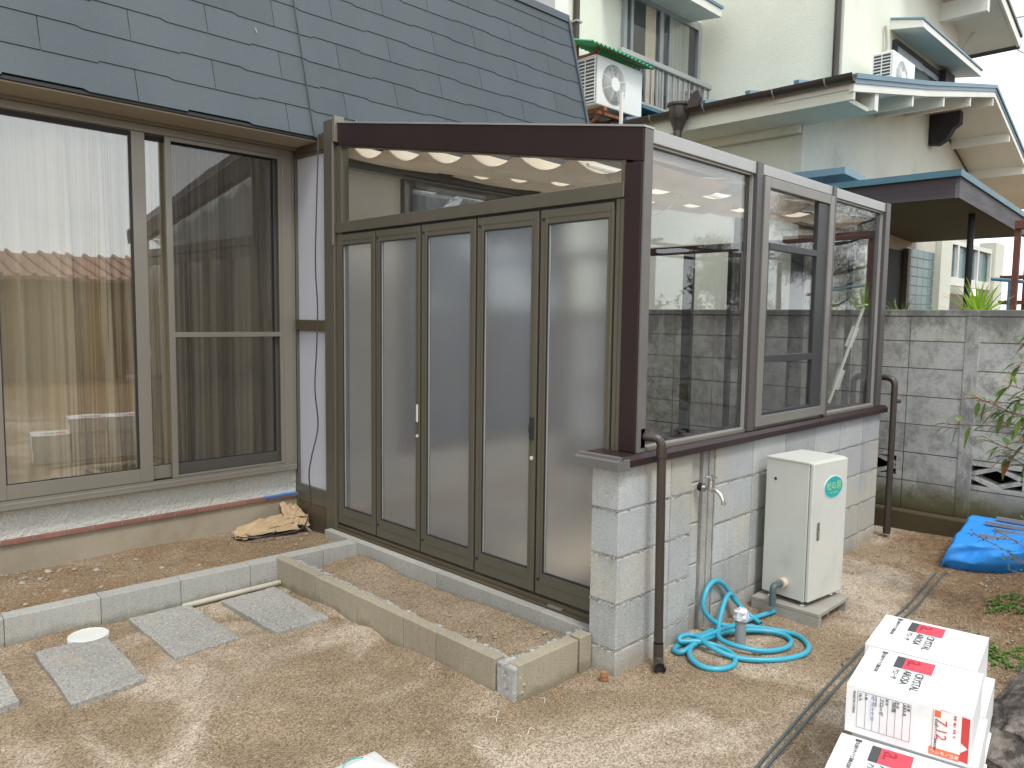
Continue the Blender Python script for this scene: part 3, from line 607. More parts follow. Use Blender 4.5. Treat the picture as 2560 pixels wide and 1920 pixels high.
# front glazed wall above the block wall
G = 1.95
obj('top_rail', MB().box(D+.0705, 3.6895, G-.022, G+.035, 2.300, 2.359).box(3.7555, 4.6395, G-.022, G+.035, 2.306, 2.359).box(4.6905, 5.519, G-.022, G+.035, 2.300, 2.359), M['silver'], sr_, bevel=.003)
obj('gutter_back', MB().box(D+.0705, 5.60, G+.036, G+.09, 2.27, 2.352), M['silver'], sr_)
for a, b in ((3.69, 3.755), (4.64, 4.690), (5.52, 5.60)):
    mu = obj('mullion', B(a, b, G-.030, G+.04, .972, 2.362), M['mull'], sr_, bevel=.003)
obj('bottom_rail', MB().box(D+.0705, 3.6895, G-.015, G+.035, .9705, .985).box(3.7555, 4.6395, G-.015, G+.035, .9705, .985).box(4.6905, 5.519, G-.015, G+.035, .9705, .985), M['champ'], sr_)
for x0, x1 in ((D+.0705, 3.6895), (4.6905, 5.519)):
    p = obj('fixed_pane', B(x0+.004, x1-.004, G+.008, G+.013, .982, 2.304), M['glass'], sr_)
    obj('pane_bead', MB().box(x1-.013, x1-.0005, G-.008, G+.0075, .9855, 2.2995).box(x0, x1-.0135, G-.008, G+.0075, .9855, .993).box(x0, x1-.0135, G-.008, G+.0075, 2.291, 2.2995), M['silver'], p)
# protruding window
wf = MB().box(3.758, 3.820, G-.04, G+.01, .990, 2.298).box(4.580, 4.6385, G-.04, G+.01, .990, 2.298).box(3.8205, 4.5795, G-.0395, G+.01, .990, 1.045).box(3.8205, 4.5795, G-.0395, G+.01, 2.245, 2.298)
M['silver2'] = pm('warm grey aluminium', (.235,.22,.20), (.21,.20,.18), 3, .36, .02, 300, metallic=.3, fine=.03)
wo_ = obj('window', wf, M['silver2'], sr_, bevel=.003)
sa = MB().box(3.829, 3.850, G-.030, G-.002, 1.3305, 1.967).box(4.44, 4.571, G-.030, G-.002, 1.046, 2.244).box(3.829, 4.4395, G-.030, G-.002, 1.93, 1.966).box(3.829, 4.4395, G-.031, G-.002, 1.330, 1.369).box(3.829, 3.845, G-.030, G-.002, 1.046, 1.33).box(3.829, 4.4395, G-.030, G-.002, 1.046, 1.062)
obj('sash', sa, M['sashdark'], wo_, bevel=.002)
obj('pane', B(3.83, 4.44, G-.018, G-.013, 1.05, 2.24), M['glass'], wo_)
obj('screen_mesh', MB().add([(3.83, G-.008, 1.05), (4.44, G-.008, 1.05), (4.44, G-.008, 1.93), (3.83, G-.008, 1.93)], [(0,1,2,3)]), M['screen'], wo_)
# end wall (far end, x = 5.6)
E = 5.56
ew = MB()
for a, b in ((1.99, 2.05), (2.14, 2.18), (2.50, 2.60), (3.08, 3.12), (3.44, 3.53), (3.98, 4.02), (4.30, 4.36), (4.76, 4.825)): ew.box(E, E+.04, a, b, .14, 2.1)
ew.box(E-.001, E+.041, 1.99, 4.825, 2.1005, 2.165).box(E-.001, E+.041, 1.99, 4.825, .10, .1395)
ew.prism([(E, 1.99, ztop(1.99)-.13), (E, 4.825, ztop(4.825)-.13), (E, 4.825, ztop(4.825)), (E, 1.99, ztop(1.99))], (.04, 0, 0))
obj('end_frame', ew, M['sashdark'], sr_, bevel=.002)
obj('end_pane', MB().prism([(E+.015, 2.0, .15), (E+.015, 4.8, .15), (E+.015, 4.8, ztop(4.8)-.1), (E+.015, 2.0, ztop(2.0)-.1)], (.005, 0, 0)), M['glassclear'], sr_)
# roof: rafters, clear sheets
for x in (3.69, 4.64, 5.52):
    obj('rafter', MB().prism([(x, 1.99, ztop(1.99)-.09), (x, 4.83, ztop(4.83)-.09), (x, 4.83, ztop(4.83)), (x, 1.99, ztop(1.99))], (.04, 0, 0)), M['greycap'], sr_)
for x0, x1 in ((D+.0705, 3.6895), (3.7305, 4.6395), (4.6805, 5.5195)):
    obj('roof_sheet', MB().prism([(x0, 1.95, ztop(1.95)+.002), (x0, 4.47, ztop(4.47)+.002), (x0, 4.47, ztop(4.47)+.008), (x0, 1.95, ztop(1.95)+.008)], (x1-x0, 0, 0)), M['polyc'], sr_)
obj('wall_plate', B(D+.0705, 5.6, 4.74, 4.829, 2.62, 2.76), M['greycap'], sr_)
obj('floor', B(D+.08, 5.55, 2.09, 4.82, -.05, .125), M['slab'], sr_)
iw = obj('inner_window', MB().box(3.62, 3.70, HY-.05, HY-.0005, .48, 2.60).box(5.40, 5.46, HY-.05, HY-.0005, .48, 2.6).box(3.70, 5.40, HY-.05, HY-.0005, 2.54, 2.6).box(3.70, 5.40, HY-.05, HY-.0005, .48, .54).box(4.48, 4.54, HY-.045, HY-.0005, .54, 2.54), M['bronze'], sr_)
obj('pane', MB().box(3.70, 4.48, HY-.03, HY-.025, .54, 2.54).box(4.54, 5.40, HY-.03, HY-.025, .54, 2.54), M['winglass'], iw)
obj('inner_lining', MB().box(2.75, 3.60, HY-.012, HY-.0005, .4705, 2.6), M['lining'], sr_)
obj('sill_panel', MB().box(2.75, 5.46, HY-.012, HY-.0005, .1, .47), M['lining'], sr_)
bl_ = MB()
for i in range(121):
    x = 3.70+1.70*i/120
    for z in (.54, 2.54): bl_.v.append((x, HY-.012+.006*math.sin(x*2*math.pi/.11), z))
for i in range(120): bl_.f.append((2*i, 2*i+2, 2*i+3, 2*i+1))
M['bluestandin'] = mat_cloth('blue stand-in drape', (.10,.26,.56), (.085,.225,.50), .05)  # unseen drape added so the frosted doors show the dark room's blue tone
tag(obj('curtain', bl_, M['bluestandin'], smooth=True), 'dark blue stand-in drape in the inner house window, added for the dark room tone in the frosted doors', 'curtain')
# shade cloths under the roof, one per bay, sagging in scallops
for i, (x0, x1) in enumerate(((2.80, 3.62), (3.76, 4.58), (4.72, 5.46))):
    c = MB(); n = 96
    for k in range(n+1):
        y = 2.03+(4.40-2.03)*k/n; ph = (k/n*6.4) % 1
        for q in range(7):
            x = x0+(x1-x0)*q/6
            z = ztop(y)-.114-.080*math.sin(math.pi*ph)**.75 - .014*math.sin(math.pi*q/6)
            c.v.append((x, y, z))
    for k in range(n):
        for q in range(6): a = k*7+q; c.f.append((a, a+1, a+8, a+7))
    tag(obj('shade_cloth', c, M['shade'], smooth=True), ['beige sunshade cloth in scallops, nearest the brown gable beam', 'beige sunshade cloth in scallops, in the middle bay above the sliding window', 'beige sunshade cloth in scallops, in the far bay of the sunroom'][i], 'sunshade', 'sunshade cloths under the sunroom roof')
    w_ = MB()
    for x in (x0, x1): w_.tube([(x, 2.03, ztop(2.03)-.10), (x, 4.4, ztop(4.4)-.10)], .004, 6)
    obj('shade_wire', w_, M['silver'], sr_)
lp = thing('laundry_pole', 'white laundry pole bracket and cord hanging under the sunroom roof', 'laundry pole', (3.4, 2.5, 2.2))
obj('pole', MB().tube([(2.85, 2.35, 2.27), (4.6, 2.35, 2.27)], .014, 10).box(3.25, 3.29, 2.33, 2.37, 2.27, 2.33), M['white'], lp, smooth=True)
obj('cord', MB().tube([(2.84+.72*k/16, 2.25, 2.24-.17*math.sin(math.pi*k/16)+.0*k) for k in range(17)], .003, 6), M['white'], lp)
wp = thing('window_pole', 'white pole with taped labels leaning behind the last glass pane', 'pole', (5.44, 2.14, .97))
obj('shaft', MB().tube([(5.47, 2.02, 1.66), (5.40, 2.20, .98)], .011, 8), M['white'], wp, smooth=True)
obj('label', MB().obox((5.455, 2.06, 1.52), (5.440, 2.10, 1.38), .05, .004, (1,0,0)).obox((5.425, 2.13, 1.22), (5.412, 2.165, 1.08), .05, .004, (1,0,0)).obox((5.468, 2.0, 1.675), (5.468, 2.06, 1.66), .035, .01), M['card'], wp)

# ------------------------------------------------------------------ block wall under the glazing
bw = thing('block_wall', 'low pale concrete block wall carrying the sunroom glazing, with a brown coping', 'wall', (4.1, 2.0, 0))
WY = 1.93
obj('mortar_core', MB().box(2.604, 3.184, WY+.0035, WY+.144, -.2, .9215).box(3.394, 5.636, WY+.0035, WY+.144, -.2, .9215).box(3.1845, 3.3935, WY+.034, WY+.144, -.2, .9215), M['mortar'], bw)
zr = [-.15, .108, .316, .524, .728, .921]
def blk(x0, x1, y0, y1, z0, z1, j=.005):
    b = obj('block', B(x0+j, x1-j, y0, y1, z0+j, z1-j), M['block'], bw, bevel=.004); return b
cols = [(2.60, 2.998), (2.998, 3.186), (3.394, 3.782), (3.782, 4.17), (4.17, 4.558), (4.558, 4.946), (4.946, 5.326), (5.326, 5.640)]
for r in range(5):
    z0, z1 = zr[r], zr[r+1]
    for k, (x0, x1) in enumerate(cols):
        if k == 0: blk(2.5955, x1, WY, WY+.15, z0, z1)
        else: blk(x0, x1, WY+(.0 if k != 1 else .0015), WY+.149, z0, z1)
    blk(3.190, 3.298, WY+.028, WY+.1, z0+.03 if r else z0, min(z1+.03, .921) if r < 4 else z1)
obj('mortar_band', MB().box(3.300, 3.345, WY+.012, WY+.1, -.2, .9205).box(3.346, 3.390, WY+.004, WY+.1, -.2, .9205), M['mortar'], bw, bevel=.004)
jl = MB(); rn = random.Random(31)
def lump0(c, r, n=5):
    m_ = MB(); v = []; f = []
    for i in range(3):
        a = math.pi*(i+.5)/3
        for k in range(n):
            q = rn.uniform(.7, 1.25)*r; v.append((c[0]+q*1.5*math.sin(a)*math.cos(2*math.pi*k/n), c[1]+q*.8*math.cos(a), c[2]+q*math.sin(a)*math.sin(2*math.pi*k/n)))
    for i in range(2):
        for k in range(n): f.append((i*n+k, (i+1)*n+k, (i+1)*n+(k+1) % n, i*n+(k+1) % n))
    f.append(tuple(range(n))); return v, f
for z in zr[1:5]:
    for k in range(330):
        x = rn.uniform(2.60, 5.64)
        if 3.186 < x < 3.394: continue
        if rn.random() < .35+.3*math.sin(x*9+z*20): continue
        jl.add(*lump0((x, WY+rn.uniform(-.001, .004), z+rn.uniform(-.004, .004)), rn.uniform(.0025, .0055)))
    for k in range(16): jl.add(*[(v if i else v) for i, v in enumerate(lump0((2.5975+rn.uniform(-.001,.003), rn.uniform(WY, WY+.145), z+rn.uniform(-.004, .004)), rn.uniform(.0025, .0055)))])
q = obj('mortar_crumb', jl, M['mortar'], bw); q['kind'] = 'stuff'
cpg = MB().prism([(2.572, WY-.035, .9225), (2.572, WY+.19, .9225), (2.572, WY+.19, .9700), (2.572, WY-.018, .9700), (2.572, WY-.035, .952)], (3.108, 0, 0))
obj('coping', cpg, M['brown'], bw, bevel=.002)
obj('end_cap', MB().prism([(2.530, WY-.042, .917), (2.530, WY+.195, .917), (2.530, WY+.195, .955), (2.530, WY-.042, .955)], (.0415, 0, 0)).prism([(2.530, WY-.042, .9555), (2.530, WY+.195, .9555), (2.5715, WY+.195, .974), (2.5715, WY-.025, .974)], (.0004, 0, 0)).prism([(2.545, WY-.03, .955), (2.545, WY+.19, .955), (2.545, WY+.19, .973), (2.545, WY-.03, .973)], (.0265, 0, 0)), M['greycap'], bw, bevel=.003)
obj('cap_collar', B(2.572, 2.612, WY-.044, WY-.0355, .915, .962), M['greycap'], bw, bevel=.002)

# tap
def catmull0(P, n=5):
    P = [Vector(p) for p in P]; out = []
    for i in range(len(P)-1):
        a, b, c, d = P[max(i-1, 0)], P[i], P[i+1], P[min(i+2, len(P)-1)]
        for k in range(n):
            t = k/n; out.append(.5*((2*b)+(c-a)*t+(2*a-5*b+4*c-d)*t*t+(3*b-a-3*c+d)*t**3))
    out.append(P[-1]); return out
tp = thing('water_tap', 'chromed water tap with cross handle sticking out of the block wall', 'tap', (3.25, WY, .74))
obj('sleeve', MB().cyl((3.252, WY+.006, .742), (3.252, WY-.018, .742), .020, 16), M['rubber'], tp, smooth=True)
obj('body', MB().cyl((3.252, WY-.0185, .742), (3.252, WY-.025, .742), .023, 18).tube([(3.252, WY-.025, .742), (3.252, WY-.07, .742)], [.011, .015], 14).tube([(3.252, WY-.060, .735), (3.252, WY-.060, .785)], [.016, .011], 14), M['chrome'], tp, smooth=True)
obj('spout', MB().tube(catmull0([(3.252, WY-.068, .742), (3.252, WY-.088, .737), (3.252, WY-.110, .722), (3.252, WY-.124, .700), (3.252, WY-.128, .682)]), .0095, 14).tube([(3.252, WY-.128, .690), (3.252, WY-.129, .676)], .0115, 14), M['chrome'], tp, smooth=True)
hd = MB().cyl((3.252, WY-.060, .785), (3.252, WY-.060, .797), .009, 12)
for a in range(3): hd.obox((3.252, WY-.060, .798), (3.252+.032*math.cos(2.1*a+.4), WY-.060+.032*math.sin(2.1*a+.4), .803), .013, .009)
obj('handle', hd, M['chrome'], tp, bevel=.003)

# ------------------------------------------------------------------ downpipes
def arc(p0, p1, p2, n=6):
    p0, p1, p2 = map(Vector, (p0, p1, p2)); return [(1-t)**2*p0+2*t*(1-t)*p1+t*t*p2 for t in [k/n for k in range(n+1)]]
dp = thing('downpipe', 'dark brown downpipe standing by the near corner of the block wall', 'pipe', (2.80, 1.86, 0))
pa = [Vector((2.765, 1.93, 1.04))]+arc((2.775, 1.885, 1.04), (2.79, 1.85, 1.04), (2.79, 1.85, .985))+[Vector((2.81, 1.85, .12))]
obj('pipe', MB().tube(pa, .0200, 18), M['pipe'], dp, smooth=True)
obj('wall_plate', B(2.735, 2.765, WY-.008, WY-.0005, .99, 1.075), M['greycap'], dp)
el = MB().tube([(2.79, 1.85, 1.0), (2.79, 1.85, .955)], .0235, 18)
obj('collar', el, M['pipe'], dp, smooth=True)
pe = [Vector((2.81, 1.85, .115)), Vector((2.812, 1.85, .06))]+arc((2.812, 1.85, .055), (2.812, 1.85, .025), (2.775, 1.818, .025))
obj('outlet', MB().tube(pe, .0225, 18, caps=False).tube([(2.782, 1.824, .025), (2.758, 1.803, .025)], .026, 18, caps=False), M['pipe'], dp, smooth=True)
obj('outlet_hole', MB().cyl((2.768, 1.812, .025), (2.770, 1.814, .025), .0215, 18), M['dark'], dp)
dp2 = thing('downpipe', 'dark brown looped downpipe at the far end of the block wall', 'pipe', (5.70, 1.87, .05))
pa = [Vector((5.70, 1.865, .07)), Vector((5.70, 1.865, 1.10))]+arc((5.70, 1.865, 1.10), (5.70, 1.865, 1.165), (5.70, 1.93, 1.165))+arc((5.70, 2.09, 1.165), (5.70, 2.15, 1.165), (5.70, 2.15, 1.10))+[Vector((5.70, 2.15, .3))]
obj('pipe', MB().tube(pa, .0215, 16), M['pipe'], dp2, smooth=True)
obj('shoe', MB().tube([(5.70, 1.865, .16), (5.70, 1.865, .05)], .026, 16), M['pipe'], dp2, smooth=True)
obj('side_stub', MB().tube([(5.70, 1.865, 1.0), (5.745, 1.84, 1.0)], .015, 10), M['pipe'], dp2, smooth=True)

# ------------------------------------------------------------------ kerb planter and kerbs
kw = thing('kerb_line', 'pale grey kerb running beside the soil strip below the house window', 'kerb', (0, 4.05, 0))
def bar2(name, p, q, th, z0, z1, mat_, parent, side=1, gap=.0012, bevel=.0025):
    p, q = Vector((*p, 0)), Vector((*q, 0)); d = (q-p).normalized(); n = Vector((-d.y, d.x, 0))*th*side
    a, b = p+d*gap, q-d*gap
    m_ = MB().prism([(a.x, a.y, z0), (b.x, b.y, z0), ((b+n).x, (b+n).y, z0), ((a+n).x, (a+n).y, z0)], (0, 0, z1-z0))
    if side > 0: m_.f = [tuple(reversed(f)) for f in m_.f]
    return obj(name, m_, mat_, parent, bevel=bevel)
kx = [-1.95, -1.17, -.39, .38, .775, 1.18, 1.565, 1.945, 2.16, 2.40, 2.655]
ky = lambda x: 4.045 - (x-.77)*.045
zt = lambda x: .142+.001*x
for a, b in zip(kx, kx[1:]):
    bar2('kerb_stone', (a, ky(a)), (b, ky(b)), .09, -.15, zt(a), M['kerb'], kw)
for k in range(9):
    p = (random.uniform(1.3, 1.5), ky(1.4)-.001)
pl_ = thing('planter', 'long planter edged in tan kerb stones, filled with sand, under the folding doors', 'planter', (2.4, 3.0, 0))
pys = [4.0, 3.566, 3.172, 2.787, 2.550, 2.17]
for a, b in zip(pys, pys[1:]):
    bar2('kerb_stone', (2.104, a-.001), (2.104, b+.001), .058, -.15, .153+random.uniform(-.003,.003), M['kerb2'], pl_, side=1)
obj('corner_mortar', MB().box(2.108, 2.165, 2.062, 2.166, -.1, .150), M['rough'], pl_, bevel=.010)
bar2('kerb_stone', (2.128, 2.056), (2.500, 2.056), .060, -.15, .156, M['kerb2'], pl_)
bar2('kerb_stone', (2.512, 2.056), (2.592, 2.056), .060, -.15, .158, M['kerb2'], pl_)
pb = [4.40, 4.1]
for a, b in zip([4.33, 3.955, 3.56, 3.18, 2.803, 2.408, 2.09], [3.955, 3.56, 3.18, 2.803, 2.408, 2.09]):
    bar2('kerb_stone', (2.626, a), (2.626, b), .050, -.15, .150, M['kerb'], pl_, side=1)
# rough mortar haunch inside the front kerb
hm = MB(); rn = random.Random(3)
def lump(c, r):
    m_ = MB(); n = 6; v = []; f = []
    for i in range(4):
        a = math.pi*i/3
        for k in range(n):
            q = rn.uniform(.75, 1.2)*r; v.append((c[0]+q*math.sin(a)*math.cos(2*math.pi*k/n), c[1]+q*math.sin(a)*math.sin(2*math.pi*k/n), c[2]+q*.7*math.cos(a)))
    for i in range(3):
        for k in range(n): f.append((i*n+k, (i+1)*n+k, (i+1)*n+(k+1) % n, i*n+(k+1) % n))
    return v, f
def bank(p0, p1, nrm, n_, wmin, wmax, zt_):
    for i in range(n_+1):
        t = i/n_; w = wmin+(wmax-wmin)*max(0, .5+.9*noise.noise(Vector((t*9*abs(p1[1]-p0[1]+p1[0]-p0[0]), 3.3, 1))))
        x = p0[0]+(p1[0]-p0[0])*t; y = p0[1]+(p1[1]-p0[1])*t
        for j in range(5):
            u = j/4; q = rn.uniform(-.004, .004)
            hm.v.append((x+nrm[0]*w*u+q, y+nrm[1]*w*u+q, zt_-.010*u+rn.uniform(-.003, .004)-(.05 if j == 4 else 0)))
    b = len(hm.v)-(n_+1)*5
    for i in range(n_):
        for j in range(4): a = b+i*5+j; hm.f.append((a, a+1, a+6, a+5))
bank((2.1625, 3.97), (2.1625, 2.10), (1, 0), 180, .004, .045, .147)
bank((2.14, 2.1165), (2.60, 2.1165), (0, 1), 60, .006, .04, .150)
for k in range(150):
    y = rn.uniform(2.12, 3.95); wd = .012+.022*(.5+.5*math.sin(y*9))*(.5+.5*math.sin(y*3.3+1))
    hm.add(*lump((2.165+rn.uniform(0, wd), y, .130+rn.uniform(-.012, .012)), rn.uniform(.010, .020)))
for k in range(60):
    x = rn.uniform(2.14, 2.62); hm.add(*lump((x, 2.122+rn.uniform(0, .02), .135+rn.uniform(-.012, .014)), rn.uniform(.010, .020)))
for k in range(24): hm.add(*lump((2.11+rn.uniform(.0,.05), 2.056+rn.uniform(-.002,.10), rn.uniform(.0, .15)), rn.uniform(.008, .014)))
for k in range(26): hm.add(*lump((2.15+rn.uniform(0,.1), 3.93+rn.uniform(-.02,.03), .10+rn.uniform(-.02, .02)), rn.uniform(.012, .022)))
h_ = obj('mortar_haunch', hm, M['rough'], pl_); h_['kind'] = 'stuff'
# concrete feet under the side panel
obj('footing', MB().prism([(2.68, 4.83, -.1), (2.68, 4.42, -.1), (2.68, 4.42, .02), (2.68, 4.83, .13)], (.015, 0, 0)), M['kerb'], pl_)

# ------------------------------------------------------------------ pavers
corners = [[(.41, 3.86), (.700, 3.745), (.690, 3.395), (.40, 3.36)], [(.852, 3.865), (1.145, 3.863), (1.121, 3.263), (.830, 3.240)],
           [(1.296, 3.995), (1.592, 3.990), (1.598, 3.407), (1.286, 3.379)], [(1.738, 3.911), (2.047, 3.914), (2.035, 3.318), (1.748, 3.330)]]
pl_lab = ['washed grey paver cut by the left edge of the picture', 'washed grey paver in front of the round white lid', 'washed grey paver between the white lid and the pale pipe', 'washed grey paver nearest the sand planter, over the pale pipe']
for c_, lb in zip(corners, pl_lab):
    c0 = np.array(c_); ctr = c0.mean(0); P_ = []
    for i in range(4):
        a, b = c0[i], c0[(i+1) % 4]
        for k in range(8): q = a+(b-a)*k/8 + (np.array([random.uniform(-.003,.003), random.uniform(-.003,.003)]) if k else 0); P_.append((q[0], q[1], .0))
    z = gz(*ctr)
    m_ = MB().prism([(x, y, z-.03) for x, y, _ in P_[::-1]], (0, 0, .052))
    tag(obj('paver', m_, M['paver'], bevel=.004), lb, 'paver', 'stepping pavers on the sand')
tag(obj('round_cover', MB().lathe([(.088,-.03), (.090,.014), (.087,.020), (.080,.0215), (.078,.0195), (.001,.0205)], (1.085, 3.905, 0), 36), M['whitelid'], smooth=True), 'round white plastic drain lid between kerb and paver', 'cover')
tag(obj('conduit', MB().tube([(1.56, 3.985, .008), (1.75, 3.975, .012), (2.10, 3.945, .02)], .015, 12), M['palepipe'], smooth=True), 'pale plastic pipe along the foot of the kerb behind the pavers', 'pipe')

# ------------------------------------------------------------------ cabinet, pad, hose, stub
pad = MB().box(3.765, 4.150, 1.530, 1.900, .052, .075).box(3.765, 3.80, 1.530, 1.900, -.03, .0525).box(4.115, 4.150, 1.530, 1.900, -.03, .0525).box(3.94, 3.97, 1.56, 1.88, -.03, .0525)
pdo = tag(obj('equipment_pad', pad, M['concrete'], bevel=.004), 'concrete pad with hollow underside beneath the ivory cabinet', 'concrete pad')
cb = thing('cabinet', 'ivory metal cabinet with a turquoise oval badge standing on a concrete pad', 'cabinet', (3.80, 1.606, .10), R(-7))
W, Dp, Hc = .338, .272, .735
obj('body', MB().box(0, W, .024, Dp, 0, Hc-.012), M['cab'], cb, bevel=.003, local=True)
obj('lid', MB().box(-.004, W+.004, .020, Dp+.004, Hc-.0115, Hc), M['cab'], cb, bevel=.003, local=True)
dr = obj('door', MB().box(.001, W-.001, 0, .021, .004, Hc-.004), M['cab'], cb, bevel=.006, local=True)
obj('latch', MB().box(.052, .074, -.005, -.0005, .325, .42), M['chrome'], dr, bevel=.002, local=True)
obj('latch_grip', MB().box(.057, .069, -.010, -.0055, .335, .375), M['greypvc'], dr, bevel=.002, local=True)
def ellipse(cx, cz, rx, rz, y0, y1, n=40):
    return MB().prism([(cx+rx*math.cos(2*math.pi*k/n), y0, cz+rz*math.sin(2*math.pi*k/n)) for k in range(n)], (0, y1-y0, 0))
M['turq'] = pm('turquoise badge', (.025,.36,.38), (.028,.38,.40), 9, .4, 0)
M['limeprint'] = pm('lime print', (.45,.62,.16), (.42,.6,.15), 9, .5, 0)
obj('badge_rim', ellipse(.195, .590, .092, .060, -.0022, -.0005), M['inkwhite'], dr, local=True)
obj('badge', ellipse(.195, .590, .088, .056, -.0035, -.0023), M['turq'], dr, local=True)
obj('vent_cap', MB().cyl((-.002, .215, .62), (.001, .215, .62), .008, 12), M['rubber'], cb, local=True, smooth=True)
for x, y in ((.03, .05), (W-.03, .05), (.03, Dp-.03), (W-.03, Dp-.03)):
    obj('foot', MB().lathe([(.022,-.026), (.020,-.020), (.008,-.013), (.007,0)], (x, y, 0), 14), M['chrome'], cb, local=True, smooth=True)
obj('sleeve', MB().tube([(0, .14, .075), (-.035, .14, .075)], .027, 16), M['peach'], cb, local=True, smooth=True)
obj('elbow', MB().tube([Vector((-.035, .14, .075)), Vector((-.075, .14, .075))]+arc((-.08, .14, .075), (-.10, .14, .075), (-.10, .14, .05))+[Vector((-.10, .14, -.03))], .017, 14), M['greenpvc'], cb, local=True, smooth=True)

def text_mesh(name, s, size, material, parent, M4, extrude=.0004, align='LEFT', space=1.0):
    cu = bpy.data.curves.new(name, 'FONT'); cu.body = s; cu.size = size; cu.extrude = extrude; cu.align_x = align; cu.space_character = space; cu.resolution_u = 2
    to = bpy.data.objects.new(name, cu); COL.objects.link(to)
    dg = bpy.context.evaluated_depsgraph_get(); me = bpy.data.meshes.new_from_object(to.evaluated_get(dg)); COL.objects.unlink(to); bpy.data.objects.remove(to)
    me.transform(M4); me.materials.clear(); me.materials.append(material)
    o = bpy.data.objects.new(name, me); COL.objects.link(o); o.parent = parent; ORG[o.name] = ORG[parent.name]; return o
def frame4(o, x, y):                      # matrix whose text runs along x with up = y at origin o
    x = Vector(x).normalized(); y = Vector(y).normalized(); z = x.cross(y)
    return Matrix(((x.x, y.x, z.x, o[0]), (x.y, y.y, z.y, o[1]), (x.z, y.z, z.z, o[2]), (0,0,0,1)))
text_mesh('badge_text', '杜の泉', .048, M['limeprint'], dr, frame4((.195, -.0042, .580), (1,0,0), (0,0,1)), align='CENTER')
text_mesh('badge_text', 'MORINOIZUMI', .011, M['limeprint'], dr, frame4((.195, -.0042, .556), (1,0,0), (0,0,1)), align='CENTER')

# hose: smooth spline through points
def catmull(P, n=8):
    P = [Vector(p) for p in P]; out = []
    for i in range(len(P)-1):
        a, b, c, d = P[max(i-1, 0)], P[i], P[i+1], P[min(i+2, len(P)-1)]
        for k in range(n):
            t = k/n; out.append(.5*((2*b)+(c-a)*t+(2*a-5*b+4*c-d)*t*t+(3*b-a-3*c+d)*t**3))
    out.append(P[-1]); return out
hz = .012
hose = [(3.775, 1.765, .02), (3.62, 1.80, .03), (3.46, 1.84, .03), (3.30, 1.872, .02), (3.16, 1.90, hz), (3.04, 1.93-.045, hz), (3.00, 1.845, hz), (3.03, 1.79, .02), (3.10, 1.80, .03), (3.20, 1.815, .035), (3.32, 1.80, .04), (3.45, 1.72, .035), (3.53, 1.62, .025), (3.50, 1.545, hz), (3.38, 1.535, hz), (3.27, 1.60, .02),
        (3.20, 1.70, .03), (3.20, 1.80, .045), (3.28, 1.86, .05), (3.36, 1.875, .08), (3.42, 1.875, .13), (3.50, 1.88, .165), (3.58, 1.885, .13), (3.60, 1.86, .07), (3.56, 1.82, .03), (3.48, 1.78, .035), (3.30, 1.80, .055), (3.16, 1.83, .045), (3.05, 1.82, .03), (2.98, 1.75, hz), (2.955, 1.665, hz), (3.0, 1.61, hz), (3.08, 1.62, hz), (3.13, 1.69, .02), (3.11, 1.78, .035), (3.13, 1.84, .05), (3.25, 1.87, .08),
        (3.36, 1.885, .15), (3.45, 1.89, .205), (3.55, 1.89, .215), (3.64, 1.885, .17), (3.66, 1.85, .09), (3.60, 1.77, .03)]
hose2 = [(3.17, 1.885, .14), (3.12, 1.84, .06), (3.10, 1.74, .02), (3.13, 1.64, hz), (3.20, 1.53, hz), (3.32, 1.45, hz), (3.44, 1.44, hz), (3.55, 1.50, hz), (3.60, 1.60, hz), (3.55, 1.68, .02), (3.42, 1.76, .03), (3.30, 1.78, .04), (3.22, 1.76, .045)]
# one continuous garden hose
path = hose[:-7] + [(3.19, 1.87, .20), (3.30, 1.89, .30), (3.42, 1.895, .31), (3.52, 1.89, .25), (3.60, 1.86, .12), (3.61, 1.80, .04), (3.592, 1.745, .012)]
def gpath(P): return [(x, y, max(z, 0)+gz(x, y)) for x, y, z in P]
H1 = [(3.775, 1.765, .02), (3.62, 1.80, .022), (3.44, 1.835, .022), (3.28, 1.865, .03), (3.14, 1.885, hz), (3.04, 1.895, hz), (2.985, 1.875, hz), (2.99, 1.835, .02), (3.07, 1.83, .03), (3.18, 1.83, .03), (3.32, 1.80, .035), (3.45, 1.73, .03), (3.535, 1.63, .02), (3.51, 1.555, hz), (3.40, 1.535, hz), (3.28, 1.58, .018), (3.215, 1.67, .03), (3.22, 1.77, .035),
      (3.30, 1.83, .05), (3.41, 1.87, .12), (3.50, 1.888, .155), (3.575, 1.885, .10), (3.56, 1.84, .04), (3.44, 1.80, .045), (3.28, 1.815, .05), (3.12, 1.84, .035), (2.99, 1.80, .02), (2.935, 1.71, hz), (2.965, 1.635, hz), (3.06, 1.615, hz), (3.14, 1.66, .015), (3.155, 1.75, .025), (3.10, 1.83, .04), (3.05, 1.885, .035), (3.07, 1.895, .05),
      (3.13, 1.86, .05), (3.10, 1.75, .035), (3.13, 1.63, .014), (3.24, 1.50, hz), (3.38, 1.445, hz), (3.50, 1.465, hz), (3.585, 1.55, hz), (3.57, 1.65, .015), (3.45, 1.76, .04), (3.33, 1.845, .06), (3.27, 1.895, .13), (3.30, 1.905, .21), (3.38, 1.908, .245), (3.47, 1.905, .21), (3.555, 1.885, .11), (3.60, 1.82, .035), (3.592, 1.755, .012)]
tag(obj('garden_hose', MB().tube(catmull(gpath(H1), 7), .0125, 10, caps=False), M['hose'], smooth=True), 'turquoise garden hose coiled in loops on the sand against the block wall', 'hose')
sp_ = thing('pipe_stub', 'grey pipe stub wrapped in clear plastic rising from the sand inside the hose coil', 'pipe', (3.285, 1.705, 0))
